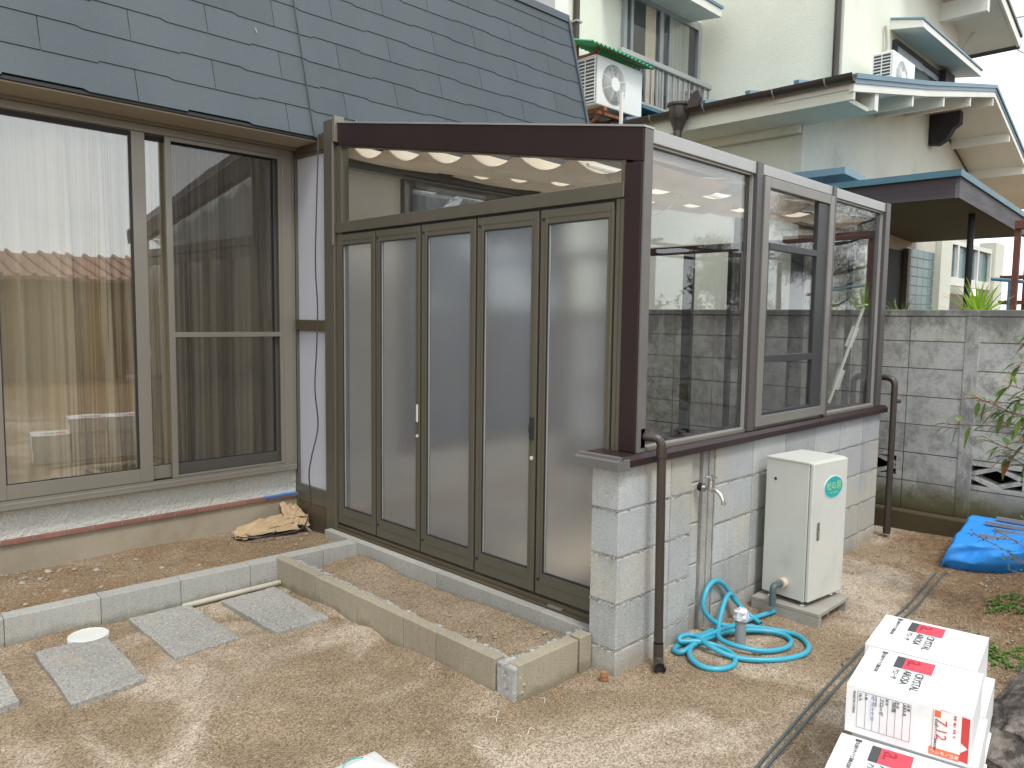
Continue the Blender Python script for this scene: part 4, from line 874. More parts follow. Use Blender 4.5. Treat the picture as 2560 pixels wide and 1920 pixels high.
obj('pipe', MB().cyl((3.285, 1.705, -.05), (3.285, 1.705, .165), .026, 18), M['greypvc'], sp_, smooth=True)
wr = MB(); rn = random.Random(11)
for i in range(5):
    for k in range(16):
        a = 2*math.pi*k/16; r = .029+rn.uniform(0, .009)+(.004 if i < 2 else 0); r = r if i < 4 else .018
        wr.v.append((3.285+r*math.cos(a), 1.705+r*math.sin(a), .135+.013*i+rn.uniform(-.004, .004)))
for i in range(4):
    for k in range(16): wr.f.append((i*16+k, i*16+(k+1) % 16, (i+1)*16+(k+1) % 16, (i+1)*16+k))
wr.f.append(tuple(64+k for k in range(16)))
obj('plastic_wrap', wr, M['plastic'], sp_)
ts = MB()
for i in range(4): ts.tube([(2.545, 1.945, -.03+.016*i), (2.545, 1.945, -.022+.016*i)], .019, 12).tube([(2.545, 1.945, -.022+.016*i), (2.545, 1.945, -.014+.016*i)], .015, 12)
tag(obj('drain_stub', ts, M['terracotta'], smooth=True), 'short orange brown corrugated pipe at the foot of the block wall corner', 'pipe')

# ------------------------------------------------------------------ rods
for k, (P_, lb) in enumerate((([(2.05, 1.125), (2.44, 1.166), (3.2, 1.235), (4.0, 1.30), (4.52, 1.330), (5.125, 1.378)], 'dark green rod lying on the sand, the longer one nearer the house'),
                              ([(2.05, 1.092), (2.41, 1.137), (3.2, 1.20), (4.0, 1.262), (4.56, 1.292), (5.16, 1.335)], 'dark green rod lying on the sand, the one nearer the white boxes'))):
    tag(obj('rod', MB().tube(catmull([(x, y, gz(x, y)+.0075) for x, y in P_], 8), .0058, 8), M['rod'], smooth=True), lb, 'rod', 'garden rods on the sand')

# ------------------------------------------------------------------ boxes
BX, BY = Vector((.9908, .135, 0)), Vector((-.1573, .9875, 0))
def tile_box(org, top, label, grp='tile boxes in the stack', L=.333, Wd=.332, Hb=.148, near_print=True, yaw=R(8.2), side_print=True, toprint=True):
    b = thing('tile_box', label, 'box', (org[0], org[1], top-Hb), yaw, grp)
    # local frame: x away from the camera, y towards the house; origin near corner at the right (y low)
    m_ = MB(); nseg = 6
    nn = 8; sd_ = org[0]*13+top*7
    def dn(x, y, z): return noise.noise(Vector((x*9+sd_, y*9, z*11)))
    def face(o_, a_, b_, n__):
        bs = len(m_.v); o_, a_, b_, n__ = Vector(o_), Vector(a_), Vector(b_), Vector(n__)
        for i in range(nn+1):
            for j in range(nn+1):
                u, v = i/nn, j/nn; p_ = o_+a_*u+b_*v; e_ = min(u, 1-u, v, 1-v)*4; p_ = p_ - n__*(.0030*min(1, e_)*(.5+dn(*p_)))
                m_.v.append(tuple(p_))
        for i in range(nn):
            for j in range(nn): q_ = bs+i*(nn+1)+j; m_.f.append((q_, q_+nn+1, q_+nn+2, q_+1))
    z1_ = Hb-.0005
    face((0, Wd, 0), (0, -Wd, 0), (0, 0, z1_), (0, 0, 0)); face((L, 0, 0), (0, Wd, 0), (0, 0, z1_), (1, 0, 0)); face((0, 0, 0), (L, 0, 0), (0, 0, z1_), (0, -1, 0)); face((L, Wd, 0), (-L, 0, 0), (0, 0, z1_), (0, 1, 0))
    face((0, 0, z1_), (L, 0, 0), (0, Wd, 0), (0, 0, 0)); face((0, Wd, 0), (L, 0, 0), (0, -Wd, 0), (0, 0, 0))
    obj('carton', m_, M['card'], b, local=True)
    obj('edge_fold', MB().tube([(.001, .001, z1_-.0012), (L-.001, .001, z1_-.0012), (L-.001, Wd-.001, z1_-.0012), (.001, Wd-.001, z1_-.0012)], .0016, 6, closed=True), M['card'], b, local=True, smooth=True)
    obj('flap_seam', MB().box(.004, L-.004, Wd*.5-.001, Wd*.5+.001, Hb-.0005, Hb+.0002), M['card'], b, local=True)
    if toprint:
        zt_ = Hb+.0004
        # text runs along -y (towards the right of the picture), up = +x
        obj('print', B(.215, .310, .2145, .240, zt_-.0002, zt_+.0002), M['inkblack'], b, local=True)
        obj('print', B(.215, .310, .130, .214, zt_-.0002, zt_+.0002), M['inkred'], b, local=True)
        fr_ = lambda x, y: frame4((x, y, zt_+.0006), (-1, 0, 0), (0, -1, 0))
        text_mesh('print', 'a.', .080, M['inkdarkred'], b, fr_(.297, .206))
        text_mesh('print', 'CRYSTAL', .034, M['inkblack'], b, fr_(.207, .172))
        text_mesh('print', 'AROSA', .034, M['inkblack'], b, fr_(.207, .205))
        text_mesh('print', 'アローザ', .022, M['inkblack'], b, fr_(.207, .234))
        text_mesh('print', '名古屋モザイク工業株式会社', .0125, M['inkblack'], b, fr_(.302, .283))
        obj('print', B(.306, .320, .270, .288, zt_-.0002, zt_+.0002), M['inkblack'], b, local=True)
    if side_print:
        xs_ = -.0008
        # near face (local x = 0): text runs downward, like the top print; up = -y
        ln = MB()
        y0_, y1_, z0_, z1_ = .155, .300, .022, .135
        for q in (0, .14, .28, .42, .56, .70, .84, 1): ln.box(xs_, xs_+.0003, y0_+(y1_-y0_)*q-.0004, y0_+(y1_-y0_)*q+.0004, z0_, z1_)
        for z in (z0_, z1_): ln.box(xs_, xs_+.0003, y0_, y1_, z-.0004, z+.0004)
        obj('print', ln, M['inkblack'], b, local=True)
        fs = lambda y, z: frame4((xs_-.0006, y, z), (0, 0, -1), (0, -1, 0))
        for s_, y, mat_ in (('16入', .296, 'inkblack'), ('47_M_3_E_03', .262, 'inkblue'), ('アローザ', .238, 'inkblack'), ('300角', .205, 'inkblack'), ('ARS-R', .176, 'inkblack')):
            text_mesh('print', s_, .0135, M[mat_], b, fs(y, .132))
        for s_, y in (('入 数', .279), ('LOT NO.', .252), ('品 名', .222), ('形 状', .193), ('品 番', .164)): text_mesh('print', s_, .0085, M['inkblack'], b, fs(y, .133))
        text_mesh('print', 'MADE IN CHINA', .0095, M['inkblack'], b, fs(.312, .133))
        lr = obj('label', MB().prism([(xs_-.0005, .006, .010), (xs_-.0005, .006, .140), (xs_-.0005, .080, .146), (xs_-.0005, .060, .030), (xs_-.0005, .045, .012)], (.0006, 0, 0)), M['inkred2'], b, local=True)
        obj('label', MB().box(xs_-.0014, xs_-.0006, .026, .096, .030, .144), M['inkwhite'], b, local=True)
        obj('label', MB().box(xs_-.0016, xs_-.0006, .028, .104, .008, .0298).box(xs_-.0017, xs_-.00145, .0965, .0975, .03, .144).box(xs_-.0019, xs_-.00145, .078, .094, .122, .142), M['inkorange'], b, local=True)
        obj('label_mark', MB().prism([(xs_-.0012, .008, .052), (xs_-.0012, .0255, .065), (xs_-.0012, .0255, .036)], (.0005, 0, 0)), M['inkwhite'], b, local=True)
        fl = lambda y, z: frame4((xs_-.0020, y, z), (0, 0, -1), (0, -1, 0))
        text_mesh('label_print', '7.12', .036, M['inkred2'], b, fl(.086, .118))
        text_mesh('label_print', 'ワレモノ注意', .012, M['inkwhite'], b, frame4((xs_-.0020, .100, .014), (0, -1, 0), (0, 0, 1)))
        text_mesh('label_print', '名古屋モザイク工業株式会社', .0075, M['inkblack'], b, fl(.0915, .118))
        text_mesh('label_print', '数量   個口   平成   年', .007, M['inkred2'], b, fl(.045, .14))
    return b
tile_box((2.377, .522), .450, 'white tile box with red label on its side, top of the stack, nearer the camera', yaw=R(9))
tile_box((2.710, .592), .451, 'white tile box on top of the stack, behind the labelled one', side_print=False, yaw=R(7.5))
tile_box((2.396, .506), .300, 'white tile box right under the one with the red label', toprint=False, side_print=False, yaw=R(9))
tile_box((2.728, .566), .301, 'white tile box in the second layer, under the rear top box', toprint=False, side_print=False, yaw=R(8))
tile_box((2.055, .470), .292, 'white tile box with printed top at the bottom edge, lower than the others', side_print=False, yaw=R(10.5))
tile_box((2.40, .500), .150, 'white tile box on the ground below the red label box, hidden layer', toprint=False, side_print=False, yaw=R(9))
tile_box((2.735, .560), .151, 'white tile box on the ground at the far foot of the stack', toprint=False, side_print=False, yaw=R(8))
tile_box((2.06, .465), .143, 'white tile box on the ground under the one at the bottom edge', toprint=False, side_print=False, yaw=R(10.5))

# ------------------------------------------------------------------ concrete block fence between the plots
fe = thing('garden_wall', 'weathered grey concrete block boundary wall with openwork blocks', 'wall', (6.06, 2.2, 0))
FX = 6.0
zf = [.183, .395, .606, .815, 1.021, 1.225, 1.422, 1.600]
yj = [round(1.478+.4*k, 3) for k in range(-8, 14)]
opens = {1.878, 3.478, .678+.4}
opens = {round(v, 3) for v in (1.878, 3.478, 1.078, -.122, 5.078)}
obj('mortar_core', MB().box(FX+.007, FX+.113, yj[0], yj[-1], -.2, .395).box(FX+.007, FX+.113, yj[0], yj[-1], .606, 1.60), M['fencemortar'], fe)
fb = mesh('block', B(0, .12, .004, .396, 0, .2015), M['fence'])
for r in range(7):
    h = zf[r+1]-zf[r]
    fbm = mesh('block', B(0, .12, .0035, .3965, .0035, h-.0035), M['fence'])
    for y in yj[:-1]:
        if r == 1 and y in opens:
            w0, w1, z0, z1 = .004, .396, .0035, h-.0035; ow = MB()
            ow.box(0, .12, w0, w1, z0, .033).box(0, .12, w0, w1, h-.038, z1).box(0, .12, w0, .045, .0335, h-.0385).box(0, .12, .355, w1, .0335, h-.0385)
            zc = (h-.005)/2; yc = .2
            for s1 in (-1, 1):
                for s2 in (-1, 1): ow.obox((.06, yc+s1*.150, zc), (.06, yc+s1*.012, zc+s2*.066), .112, .030, (1,0,0)) if False else ow.prism([(.004, yc+s1*.158, zc-.010*s2), (.004, yc+s1*.158, zc+.024*s2), (.004, yc+s1*.03, zc+.0705*s2), (.004, yc, zc+.0705*s2), (.004, yc, zc+.052*s2)], (.112, 0, 0))
            piece('openwork_block', mesh('openwork_block', ow, M['fence']), (FX, y, zf[r]), fe)
        elif r == 1 or True:
            o = piece('block', fbm, (FX+random.uniform(0, .002), y, zf[r]), fe)
cop = MB()
cop.box(FX-.002, FX+.122, yj[0], yj[-1], 1.6005, 1.648)
obj('coping', cop, M['fence'], fe, bevel=.006)
M['pil'] = mat_speck('rendered joint strip', (.43,.425,.41), (.28,.28,.27), (.55,.55,.53), 90, .8, fence_stains, 0, ws=.5)
obj('pilaster', MB().box(FX-.004, FX+.010, 1.428, 1.522, .10, 1.600), M['pil'], fe, bevel=.006)
obj('footing', MB().box(FX-.09, FX+.0065, 1.10, 5.0, -.1, .183).box(FX-.03, FX+.0065, yj[0], 1.0995, -.1, .17), M['fence'], fe, bevel=.01)
# raised planting bed behind the wall
M['bedsoil'] = pm('garden soil with painted shade', (.022,.018,.013), (.03,.024,.017), 9, .95, .5, 60, spec=.05)  # soil colour blackened to paint the shade seen through the openwork holes
struct('planting_bed', MB().box(6.26, 6.85, -1.6, 5.2, -.1, 1.56).box(6.122, 6.26, -1.6, 5.2, 1.3, 1.56), M['bedsoil'])
def blades(cx, cy, z, n, L, w, seed, spread=1.0, droop=.5, tilt0=10, tilt1=85):
    rn = random.Random(seed); m_ = MB()
    for k in range(n):
        a = rn.uniform(0, 2*math.pi); l = L*rn.uniform(.65, 1.1); tl = R(rn.uniform(tilt0, tilt1))*spread; seg = 6; ww = w*rn.uniform(.7, 1.1)
        p = Vector((cx+rn.uniform(-.02,.02), cy+rn.uniform(-.02,.02), z)); d = Vector((math.cos(a), math.sin(a), 0)); s = Vector((-math.sin(a), math.cos(a), 0)); base = len(m_.v)
        for i in range(seg+1):
            t = i/seg; e = tl+droop*t*t; wd = ww*(1-t**2.2)*(.55+.45*min(1, t*4))+.0004
            m_.v += [tuple(p-s*wd), tuple(p+Vector((0,0,-.15*ww))), tuple(p+s*wd)]
            p = p + (d*math.sin(e)+Vector((0,0,1))*math.cos(e))*l/seg
        for i in range(seg):
            b = base+i*3; m_.f += [(b, b+1, b+4, b+3), (b+1, b+2, b+5, b+4)]
    return m_
def clump(cx, cy, z, seed, n, L, w, mat_, label, **k):
    t = thing('strap_leaf_plant', label, 'plant', (cx, cy, z), 0)
    obj('leaves', blades(cx, cy, z, n, L, w, seed, **k), M[mat_], t, smooth=True)
    obj('dry_leaves', blades(cx, cy, z, n//3, L*.8, w*.7, seed+5, droop=1.3, tilt0=55, tilt1=95), M['dryleaf'], t)
    return t
clump(6.42, 1.56, 1.58, 4, 62, .34, .0115, 'blade', 'bright lime green strap leaf clump on top of the boundary wall', droop=.35, tilt0=5, tilt1=88)
clump(6.36, 2.08, 1.57, 9, 34, .22, .007, 'bladedark', 'small dull green strap leaf clump in front of the teal tiles')
clump(6.32, 2.62, 1.57, 12, 40, .30, .010, 'bladedark', 'strap leaf clump seen through the last glass pane of the sunroom', droop=.4)

# ------------------------------------------------------------------ neighbour's house
nh = thing('neighbour_house', 'cream stucco neighbour house with teal metal roofs behind the sunroom', 'house', (10, 5, 0))
verge = [(7.15, 3.775), (9.16, 4.15), (11.80, 4.69), (13.54, 4.13), (15.2, 3.60)]
def vz(x):
    for (a, b), (c, d) in zip(verge, verge[1:]):
        if x <= c: return b+(d-b)*(x-a)/(c-a)
    return verge[-1][1]
obj('lower_wall', MB().prism([(7.80, 3.58, 0), (14.2, 3.58, 0), (14.2, 3.58, vz(14.2)-.2), (11.8, 3.58, vz(11.8)-.2), (7.80, 3.58, vz(7.8)-.22)], (0, .12, 0)), M['cream2'], nh)
obj('side_wall', MB().box(7.802, 7.92, 3.701, 5.9, 0, 3.68), M['cream'], nh)
obj('upper_wall', MB().box(6.25, 9.62, 5.9, 6.05, 0, 8.2), M['cream'], nh)
obj('upper_side_wall', MB().box(9.50, 9.62, 3.91, 5.8995, 3.9, 8.2), M['cream'], nh)
obj('upper_gable_wall', MB().box(9.6205, 13.95, 3.91, 4.05, 3.9, 6.8), M['cream'], nh)
# lower roof
def roof_slab(z0, z1, y0, y1, xa=0):
    up_ = [(x, y0, z+z1) for x, z in verge]; dn_ = [(x, y0, z+z0) for x, z in reversed(verge)]
    m_ = MB().prism(up_+dn_, (0, y1-y0, 0)); m_.f = [tuple(reversed(f)) for f in m_.f]; return m_
lr_ = obj('lower_roof', roof_slab(-.045, .0, 2.80, 5.9), M['teal'], nh)
obj('verge_strip', roof_slab(-.085, -.046, 2.815, 2.86), M['tealp'], lr_)
obj('verge_board', roof_slab(-.155, -.086, 2.825, 2.87), M['white'], lr_)
obj('soffit', roof_slab(-.13, -.087, 2.871, 3.58), M['white'], lr_)
obj('eaves_soffit', MB().box(7.2, 7.80, 2.90, 5.9, 3.56, 3.60), M['cream'], nh)
obj('eaves_board', MB().box(7.165, 7.1995, 2.83, 5.9, 3.555, 3.72), M['cream'], nh)
for x in (7.70, 8.72, 9.74, 10.76, 11.78, 12.75, 13.72):
    w, h = (.09, .22) if x < 8 else (.045, .17)
    obj('purlin', MB().box(x, x+w, 2.84, 3.579, vz(x)-.09-h, vz(x)-.132) , M['white'], nh)
obj('wall_plate_beam', MB().box(7.70, 7.77, 3.58, 5.9, vz(7.7)-.40, vz(7.7)-.24), M['cream'], nh)
obj('ridge_beam_end', MB().prism([(11.72, 3.2, 4.42), (11.72, 3.579, 4.42), (11.72, 3.579, 4.02), (11.72, 3.46, 4.00), (11.72, 3.36, 4.06), (11.72, 3.28, 4.20), (11.72, 3.2, 4.26)], (.14, 0, 0)), M['blackwood'], nh)
for y in (5.37, 4.37, 3.87, 3.37):
    obj('roof_batten', MB().obox((7.16, y, 3.80), (9.48, y, 4.24), .05, .06), M['tealp'], lr_)
# gutter with collector
gt = MB(); n = 10
for y in (2.80, 5.9):
    for k in range(n+1): a = math.pi+math.pi*k/n; gt.v.append((7.09+.062*math.cos(a), y, 3.755+.062*math.sin(a)))
    for k in range(n, -1, -1): a = math.pi+math.pi*k/n; gt.v.append((7.09+.056*math.cos(a), y, 3.755+.056*math.sin(a)))
q_ = 2*(n+1)
gt.f = [(i, (i+1) % q_, (i+1) % q_+q_, i+q_) for i in range(q_)]+[tuple(range(q_-1, -1, -1)), tuple(range(q_, 2*q_))]
gu = obj('gutter', gt, M['pipe'], nh, smooth=True)
for y in (3.05, 3.55, 4.30, 4.95, 5.45):
    obj('gutter_bracket', MB().tube([(7.09+.066*math.cos(math.pi+math.pi*k/8), y, 3.755+.066*math.sin(math.pi+math.pi*k/8)) for k in range(9)], .006, 6), M['silver'], gu, smooth=True)
obj('rain_collector', MB().lathe([(.05,-.24), (.06,-.20), (.09,-.13), (.105,-.10), (.105,.0), (.125,.01), (.125,.035)], (7.06, 4.60, 3.78), 16), M['pipe'], nh, smooth=True)
obj('stop_end', MB().prism([(7.0, 4.46, 3.73), (7.0, 4.34, 3.73), (7.0, 4.30, 3.82), (7.0, 4.33, 3.90), (7.0, 4.38, 3.90), (7.0, 4.46, 3.80)], (.04, 0, 0)), M['pipe'], nh, bevel=.01)
obj('rain_pipe', MB().tube(catmull([(7.06, 4.60, 3.55), (7.06, 4.59, 3.44), (7.2, 4.52, 3.34), (7.6, 4.30, 3.1), (7.76, 4.25, 2.9), (7.76, 4.25, 1)], 6), .045, 12), M['pipe'], nh, smooth=True)
obj('rain_pipe', MB().cyl((6.86, 5.86, 3.6), (6.86, 5.86, 8.2), .036, 12), M['pipe'], nh, smooth=True)
obj('pipe_clip', MB().box(6.81, 6.91, 5.81, 5.899, 4.90, 4.92), M['silver'], nh)
obj('rain_pipe', MB().cyl((9.455, 3.97, 4.15), (9.455, 3.97, 8.2), .040, 12), M['pipe'], nh, smooth=True)
# upper window (left) with railing and hood
uw = obj('window_frame', MB().box(7.745, 7.80, 5.85, 5.899, 4.0, 5.60).box(9.42, 9.48, 5.85, 5.899, 4.0, 5.60).box(7.8005, 9.4195, 5.852, 5.899, 5.50, 5.60).box(7.8005, 9.4195, 5.852, 5.899, 4.0, 4.08), M['silverframe'], nh)
for a, b, y in ((7.90, 7.95, 5.865), (8.52, 8.60, 5.86), (8.74, 8.80, 5.865)): obj('stile', B(a, b, y, y+.03, 4.0805, 5.4995), M['silverframe'], uw)
obj('pane', B(7.80, 9.42, 5.880, 5.885, 4.08, 5.50), M['glass'], uw)
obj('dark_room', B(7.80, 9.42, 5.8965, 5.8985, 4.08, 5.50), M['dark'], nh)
def drape(name, x0, x1, y, z0, z1, mat_, label, n=60, a=.012, per=.09):
    m_ = MB()
    for i in range(n+1):
        x = x0+(x1-x0)*i/n
        for z in (z0, z1): m_.v.append((x, y+a*math.sin(x*2*math.pi/per), z))
    for i in range(n): m_.f.append((2*i, 2*i+2, 2*i+3, 2*i+1))
    return tag(obj(name, m_, M[mat_], smooth=True), label, 'curtain')
drape('curtain', 8.24, 8.46, 5.889, 4.1, 5.5, 'shade', 'beige curtain half drawn in the upstairs window above the air conditioner', a=.004, per=.06)
drape('curtain', 8.80, 9.24, 5.889, 4.1, 5.5, 'lace', 'pale net curtain in the right half of the upstairs window', a=.004, per=.06)
rl = thing('balcony_rail', 'aluminium window railing of the upstairs window behind the air conditioner', 'railing', (8.2, 5.5, 4.1))
obj('handrail', MB().box(7.20, 9.16, 5.46, 5.54, 4.57, 4.635), M['silver'], rl, bevel=.01)
obj('bottom_rail', MB().box(7.3, 9.16, 5.48, 5.52, 4.09, 4.12), M['silver'], rl)
bal = mesh('baluster', B(-.012, .012, -.012, .012, 0, .45), M['silver'])
for k in range(16): piece('baluster', bal, (7.36+.118*k, 5.5, 4.12), rl)
obj('return_bar', MB().box(9.12, 9.16, 5.54, 5.899, 4.585, 4.625).box(9.12, 9.16, 5.54, 5.899, 4.09, 4.12), M['silver'], rl)
rl2 = [piece('baluster', bal, (9.14, 5.6+.12*k, 4.12), rl) for k in range(3)]
obj('sill_flashing', B(7.62, 9.2, 5.46, 5.899, 4.045, 4.075), M['teal'], nh)
obj('window_hood', MB().prism([(7.3, 5.899, 5.56), (7.3, 5.40, 5.50), (7.3, 5.40, 5.60), (7.3, 5.899, 5.74)], (1.93, 0, 0)), M['white'], nh)
obj('hood_edge', MB().prism([(7.28, 5.899, 5.745), (7.28, 5.385, 5.603), (7.28, 5.385, 5.64), (7.28, 5.899, 5.78)], (1.97, 0, 0)), M['tealp'], nh)
# upper window (right) with deep hood and shutter box
obj('window_hood', MB().prism([(11.0, 3.909, 5.45), (11.0, 3.50, 5.385), (11.0, 3.50, 5.47), (11.0, 3.909, 5.57)], (2.8, 0, 0)), M['white'], nh)
obj('hood_edge', MB().prism([(10.99, 3.909, 5.572), (10.99, 3.485, 5.472), (10.99, 3.485, 5.50), (10.99, 3.909, 5.60)], (2.83, 0, 0)), M['tealp'], nh)
obj('window_frame', MB().box(11.10, 13.0, 3.85, 3.909, 5.28, 5.34).box(11.10, 11.16, 3.85, 3.909, 4.5, 5.2795), M['blackwood'], nh)
w2 = obj('window_frame', MB().box(12.2, 13.0, 3.87, 3.909, 5.20, 5.2795).box(12.9, 13.0, 3.87, 3.909, 4.4, 5.1995).box(11.17, 12.1995, 3.86, 3.909, 5.17, 5.2795), M['silverframe'], nh)
obj('pane', B(11.17, 12.9, 3.895, 3.90, 4.4, 5.2), M['glass'], w2)
obj('dark_room', B(11.17, 12.9, 3.905, 3.9085, 4.4, 5.2), M['tealtile'], nh)
obj('shutter_box', B(13.01, 13.45, 3.78, 3.909, 4.4, 5.38), M['blackwood'], nh)
# top right eaves
obj('upper_roof', MB().prism([(11.2, 3.25, 6.95), (14.6, 3.25, 6.00), (14.6, 3.25, 6.10), (11.2, 3.25, 7.06)], (0, 3, 0)), M['white'], nh)
obj('upper_verge', MB().prism([(11.2, 3.235, 6.93), (14.63, 3.235, 5.97), (14.63, 3.235, 6.12), (11.2, 3.235, 7.08)], (0, -.04, 0)), M['white'], nh)
obj('upper_verge_cap', MB().prism([(11.2, 3.23, 7.085), (14.66, 3.23, 6.12), (14.66, 3.23, 6.17), (11.2, 3.23, 7.14)], (0, -.06, 0)), M['pipe'], nh)
obj('upper_gutter', MB().tube([(14.66, 3.2, 6.0), (14.66, 6.2, 6.0)], .05, 10), M['pipe'], nh, smooth=True)
obj('eaves_beam', MB().box(13.0, 13.12, 3.28, 3.909, 6.10, 6.36), M['white'], nh)
obj('eaves_beam', MB().box(12.2, 12.32, 3.28, 3.909, 6.3, 6.6), M['white'], nh)
# power line bracket at the eaves
pw = thing('service_cable', 'thin service cables and insulator at the top right eaves', 'cable', (14.3, 3.2, 6.0))
obj('cable', MB().tube(catmull([(13.95, 3.9, 5.6), (14.0, 3.75, 6.1), (14.15, 3.5, 6.28), (14.5, 3.2, 6.40), (14.9, 3.05, 6.50)], 6), .018, 6), M['acgrey'], pw, smooth=True)
obj('insulator', MB().tube([(14.7, 3.15, 6.45), (14.95, 3.02, 6.52)], .04, 8), M['rusty'], pw, smooth=True)
obj('drop_cable', MB().tube(catmull([(15.0, 3.0, 6.42), (14.95, 3.02, 6.1), (14.75, 3.1, 5.88), (14.5, 3.2, 5.9)], 6), .011, 6), M['acgrey'], pw, smooth=True)

# porch
po = obj('porch_roof', MB().prism([(6.90, 1.85, 2.728), (6.90, 1.85, 2.781), (9.6, 1.85, 2.650), (9.6, 1.85, 2.60)], (0, 1.729, 0)), M['teal'], nh)
obj('porch_fascia', MB().box(6.935, 6.985, 1.90, 3.579, 2.562, 2.727), M['fascia'], nh)
obj('porch_fascia', MB().prism([(6.940, 1.865, 2.56), (9.55, 1.865, 2.44), (9.55, 1.865, 2.601), (6.940, 1.865, 2.727)], (0, .034, 0)), M['fascia2'], nh)
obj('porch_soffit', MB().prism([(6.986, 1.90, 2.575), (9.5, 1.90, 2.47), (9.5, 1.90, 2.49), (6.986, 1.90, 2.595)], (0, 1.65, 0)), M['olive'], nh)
obj('porch_column', MB().cyl((7.86, 2.0, .4), (7.86, 2.0, 2.54), .028, 14), M['dark'], nh, smooth=True)
obj('corner_roof', MB().prism([(7.30, 3.57, 2.93), (7.30, 2.93, 2.93), (7.30, 2.93, 2.99), (7.30, 3.57, 3.0)], (.5, 0, -.02)), M['tealp'], nh)
tw = obj('tile_wall', MB().box(8.626, 10.34, 3.006, 3.10, .4, 2.60), M['grout'], nh)
te = mesh('tile', B(0, .006, .004, .062, 0, .094), M['tealtile'])
for r in range(14): piece('tile', te, (8.619, 3.008, .90+.107*r+.02), tw)
tf = mesh('tile', B(0, .195, 0, .006, 0, .094), M['tealtile'])
for r in range(14):
    for k in range(5): piece('tile', tf, (9.30+.203*k, 2.999, .92+.107*r), tw)
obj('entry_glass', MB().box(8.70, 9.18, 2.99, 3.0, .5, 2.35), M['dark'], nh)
obj('entry_post', MB().box(9.19, 9.28, 2.94, 3.0, .5, 2.38), M['wood'], nh)
obj('entry_pillar', MB().box(10.36, 10.80, 2.94, 3.10, .4, 2.62), M['cream'], nh)
ep = MB().box(10.85, 13.0, 3.06, 3.12, .5, 1.95); obj('entry_panel', ep, M['wood'], nh)
ef = MB().box(10.85, 13.05, 3.02, 3.055, 2.05, 2.16).box(10.85, 13.05, 3.02, 3.055, 2.58, 2.64)
for x in (10.86, 11.35, 11.9, 12.3, 12.98): ef.box(x, x+.06, 3.02, 3.055, 2.1605, 2.5795)
obj('entry_window', ef, M['white'], nh); obj('entry_pane', B(10.85, 13.0, 3.07, 3.075, 2.05, 2.6), M['tealtile'], nh)
obj('entry_pillar', MB().box(13.06, 13.55, 2.98, 3.2, .3, 2.75), M['cream'], nh)
# rust red frame and pale blue pole at the right edge
rf = thing('steel_frame', 'rust red steel post and rail at the right edge above the boundary wall', 'frame', (6.85, 1.40, 0))
obj('post', MB().box(6.83, 6.87, 1.405, 1.445, 0, 2.27), M['rust'], rf)
obj('rail', MB().box(6.80, 6.88, .6, 1.44, 2.2705, 2.33), M['rust'], rf)
bp = thing('drying_pole', 'pale blue drying pole on a thin stand beside the rust red post', 'pole', (6.9, 1.5, 0))
obj('pole', MB().tube([(6.92, 1.60, 1.905), (6.92, .8, 1.80)], .014, 10), M['bluepole'], bp, smooth=True)
obj('stand', MB().tube([(6.92, 1.47, 0), (6.92, 1.47, 1.885)], .014, 10), M['bluepole'], bp, smooth=True)
lt = thing('lattice_fence', 'brown lattice fence in front of a bright wall at the right edge', 'fence', (9.0, 1.5, 0))
for k in range(5): obj('slat', MB().box(9.0, 9.03, 1.50+.09*k, 1.535+.09*k, .5, 2.15), M['rust'], lt)
for z in (1.5, 1.75, 2.0): obj('rail', MB().box(8.975, 8.9995, 1.45, 2.0, z, z+.04), M['rust'], lt)

# ------------------------------------------------------------------ air conditioners
def air_con(label, loc, W_, D_, H_, fan_x, r_, group=None):
    t = thing('air_conditioner', label, 'air conditioner', loc, 0, group)
    obj('casing', MB().box(.022, W_, 0, D_, 0, H_), M['acwhite'], t, bevel=.012, local=True)
    side = MB(); obj('side_coil', B(.006, .0215, .02, D_-.02, .03, H_-.03), M['acdark'], t, local=True)
    sg = MB()
    for k in range(13): z = .035+(H_-.07)*k/12; sg.box(0, .0055, .01, D_-.01, z-.006, z+.006)
    for y in (.012, D_/2, D_-.022): sg.box(-.001, .0052, y, y+.012, .025, H_-.025)
    obj('side_grille', sg, M['acwhite'], t, local=True)
    obj('fan_well', MB().cyl((fan_x, -.002, H_/2), (fan_x, .0, H_/2), r_, 40), M['acdark'], t, local=True)
    bl = MB()
    for k in range(3):
        a0 = 2*math.pi*k/3
        for j in range(1):
            P_ = [(fan_x+r_*.25*math.cos(a0), -.004, H_/2+r_*.25*math.sin(a0))]+[(fan_x+r_*.86*math.cos(a0+q), -.004, H_/2+r_*.86*math.sin(a0+q)) for q in (.1, .4, .8, 1.2)]+[(fan_x+r_*.25*math.cos(a0+1.0), -.004, H_/2+r_*.25*math.sin(a0+1.0))]
            bl.prism(P_, (0, .0015, 0))
    obj('fan_blade', bl, M['acblade'], t, local=True)
    gr = MB(); nr = 10
    for k in range(nr):
        rr = r_*(.40+.60*k/(nr-1)); y = -.020+.016*(k/(nr-1))**3
        gr.tube([(fan_x+rr*math.cos(2*math.pi*q/36), y, H_/2+rr*math.sin(2*math.pi*q/36)) for q in range(36)], 0.0034, 4, closed=True)
    for k in range(8):
        a = 2*math.pi*k/8+.39; gr.tube([(fan_x+r_*.2*math.cos(a), -.022, H_/2+r_*.2*math.sin(a)), (fan_x+r_*.8*math.cos(a), -.018, H_/2+r_*.8*math.sin(a)), (fan_x+r_*1.03*math.cos(a), -.003, H_/2+r_*1.03*math.sin(a))], .0032, 5)
    obj('fan_grille', gr, M['acwhite'], t, local=True)
    obj('fan_hub', MB().cyl((fan_x, -.026, H_/2), (fan_x, -.018, H_/2), r_*.36, 24), M['acwhite'], t, bevel=.003, local=True)
    return t
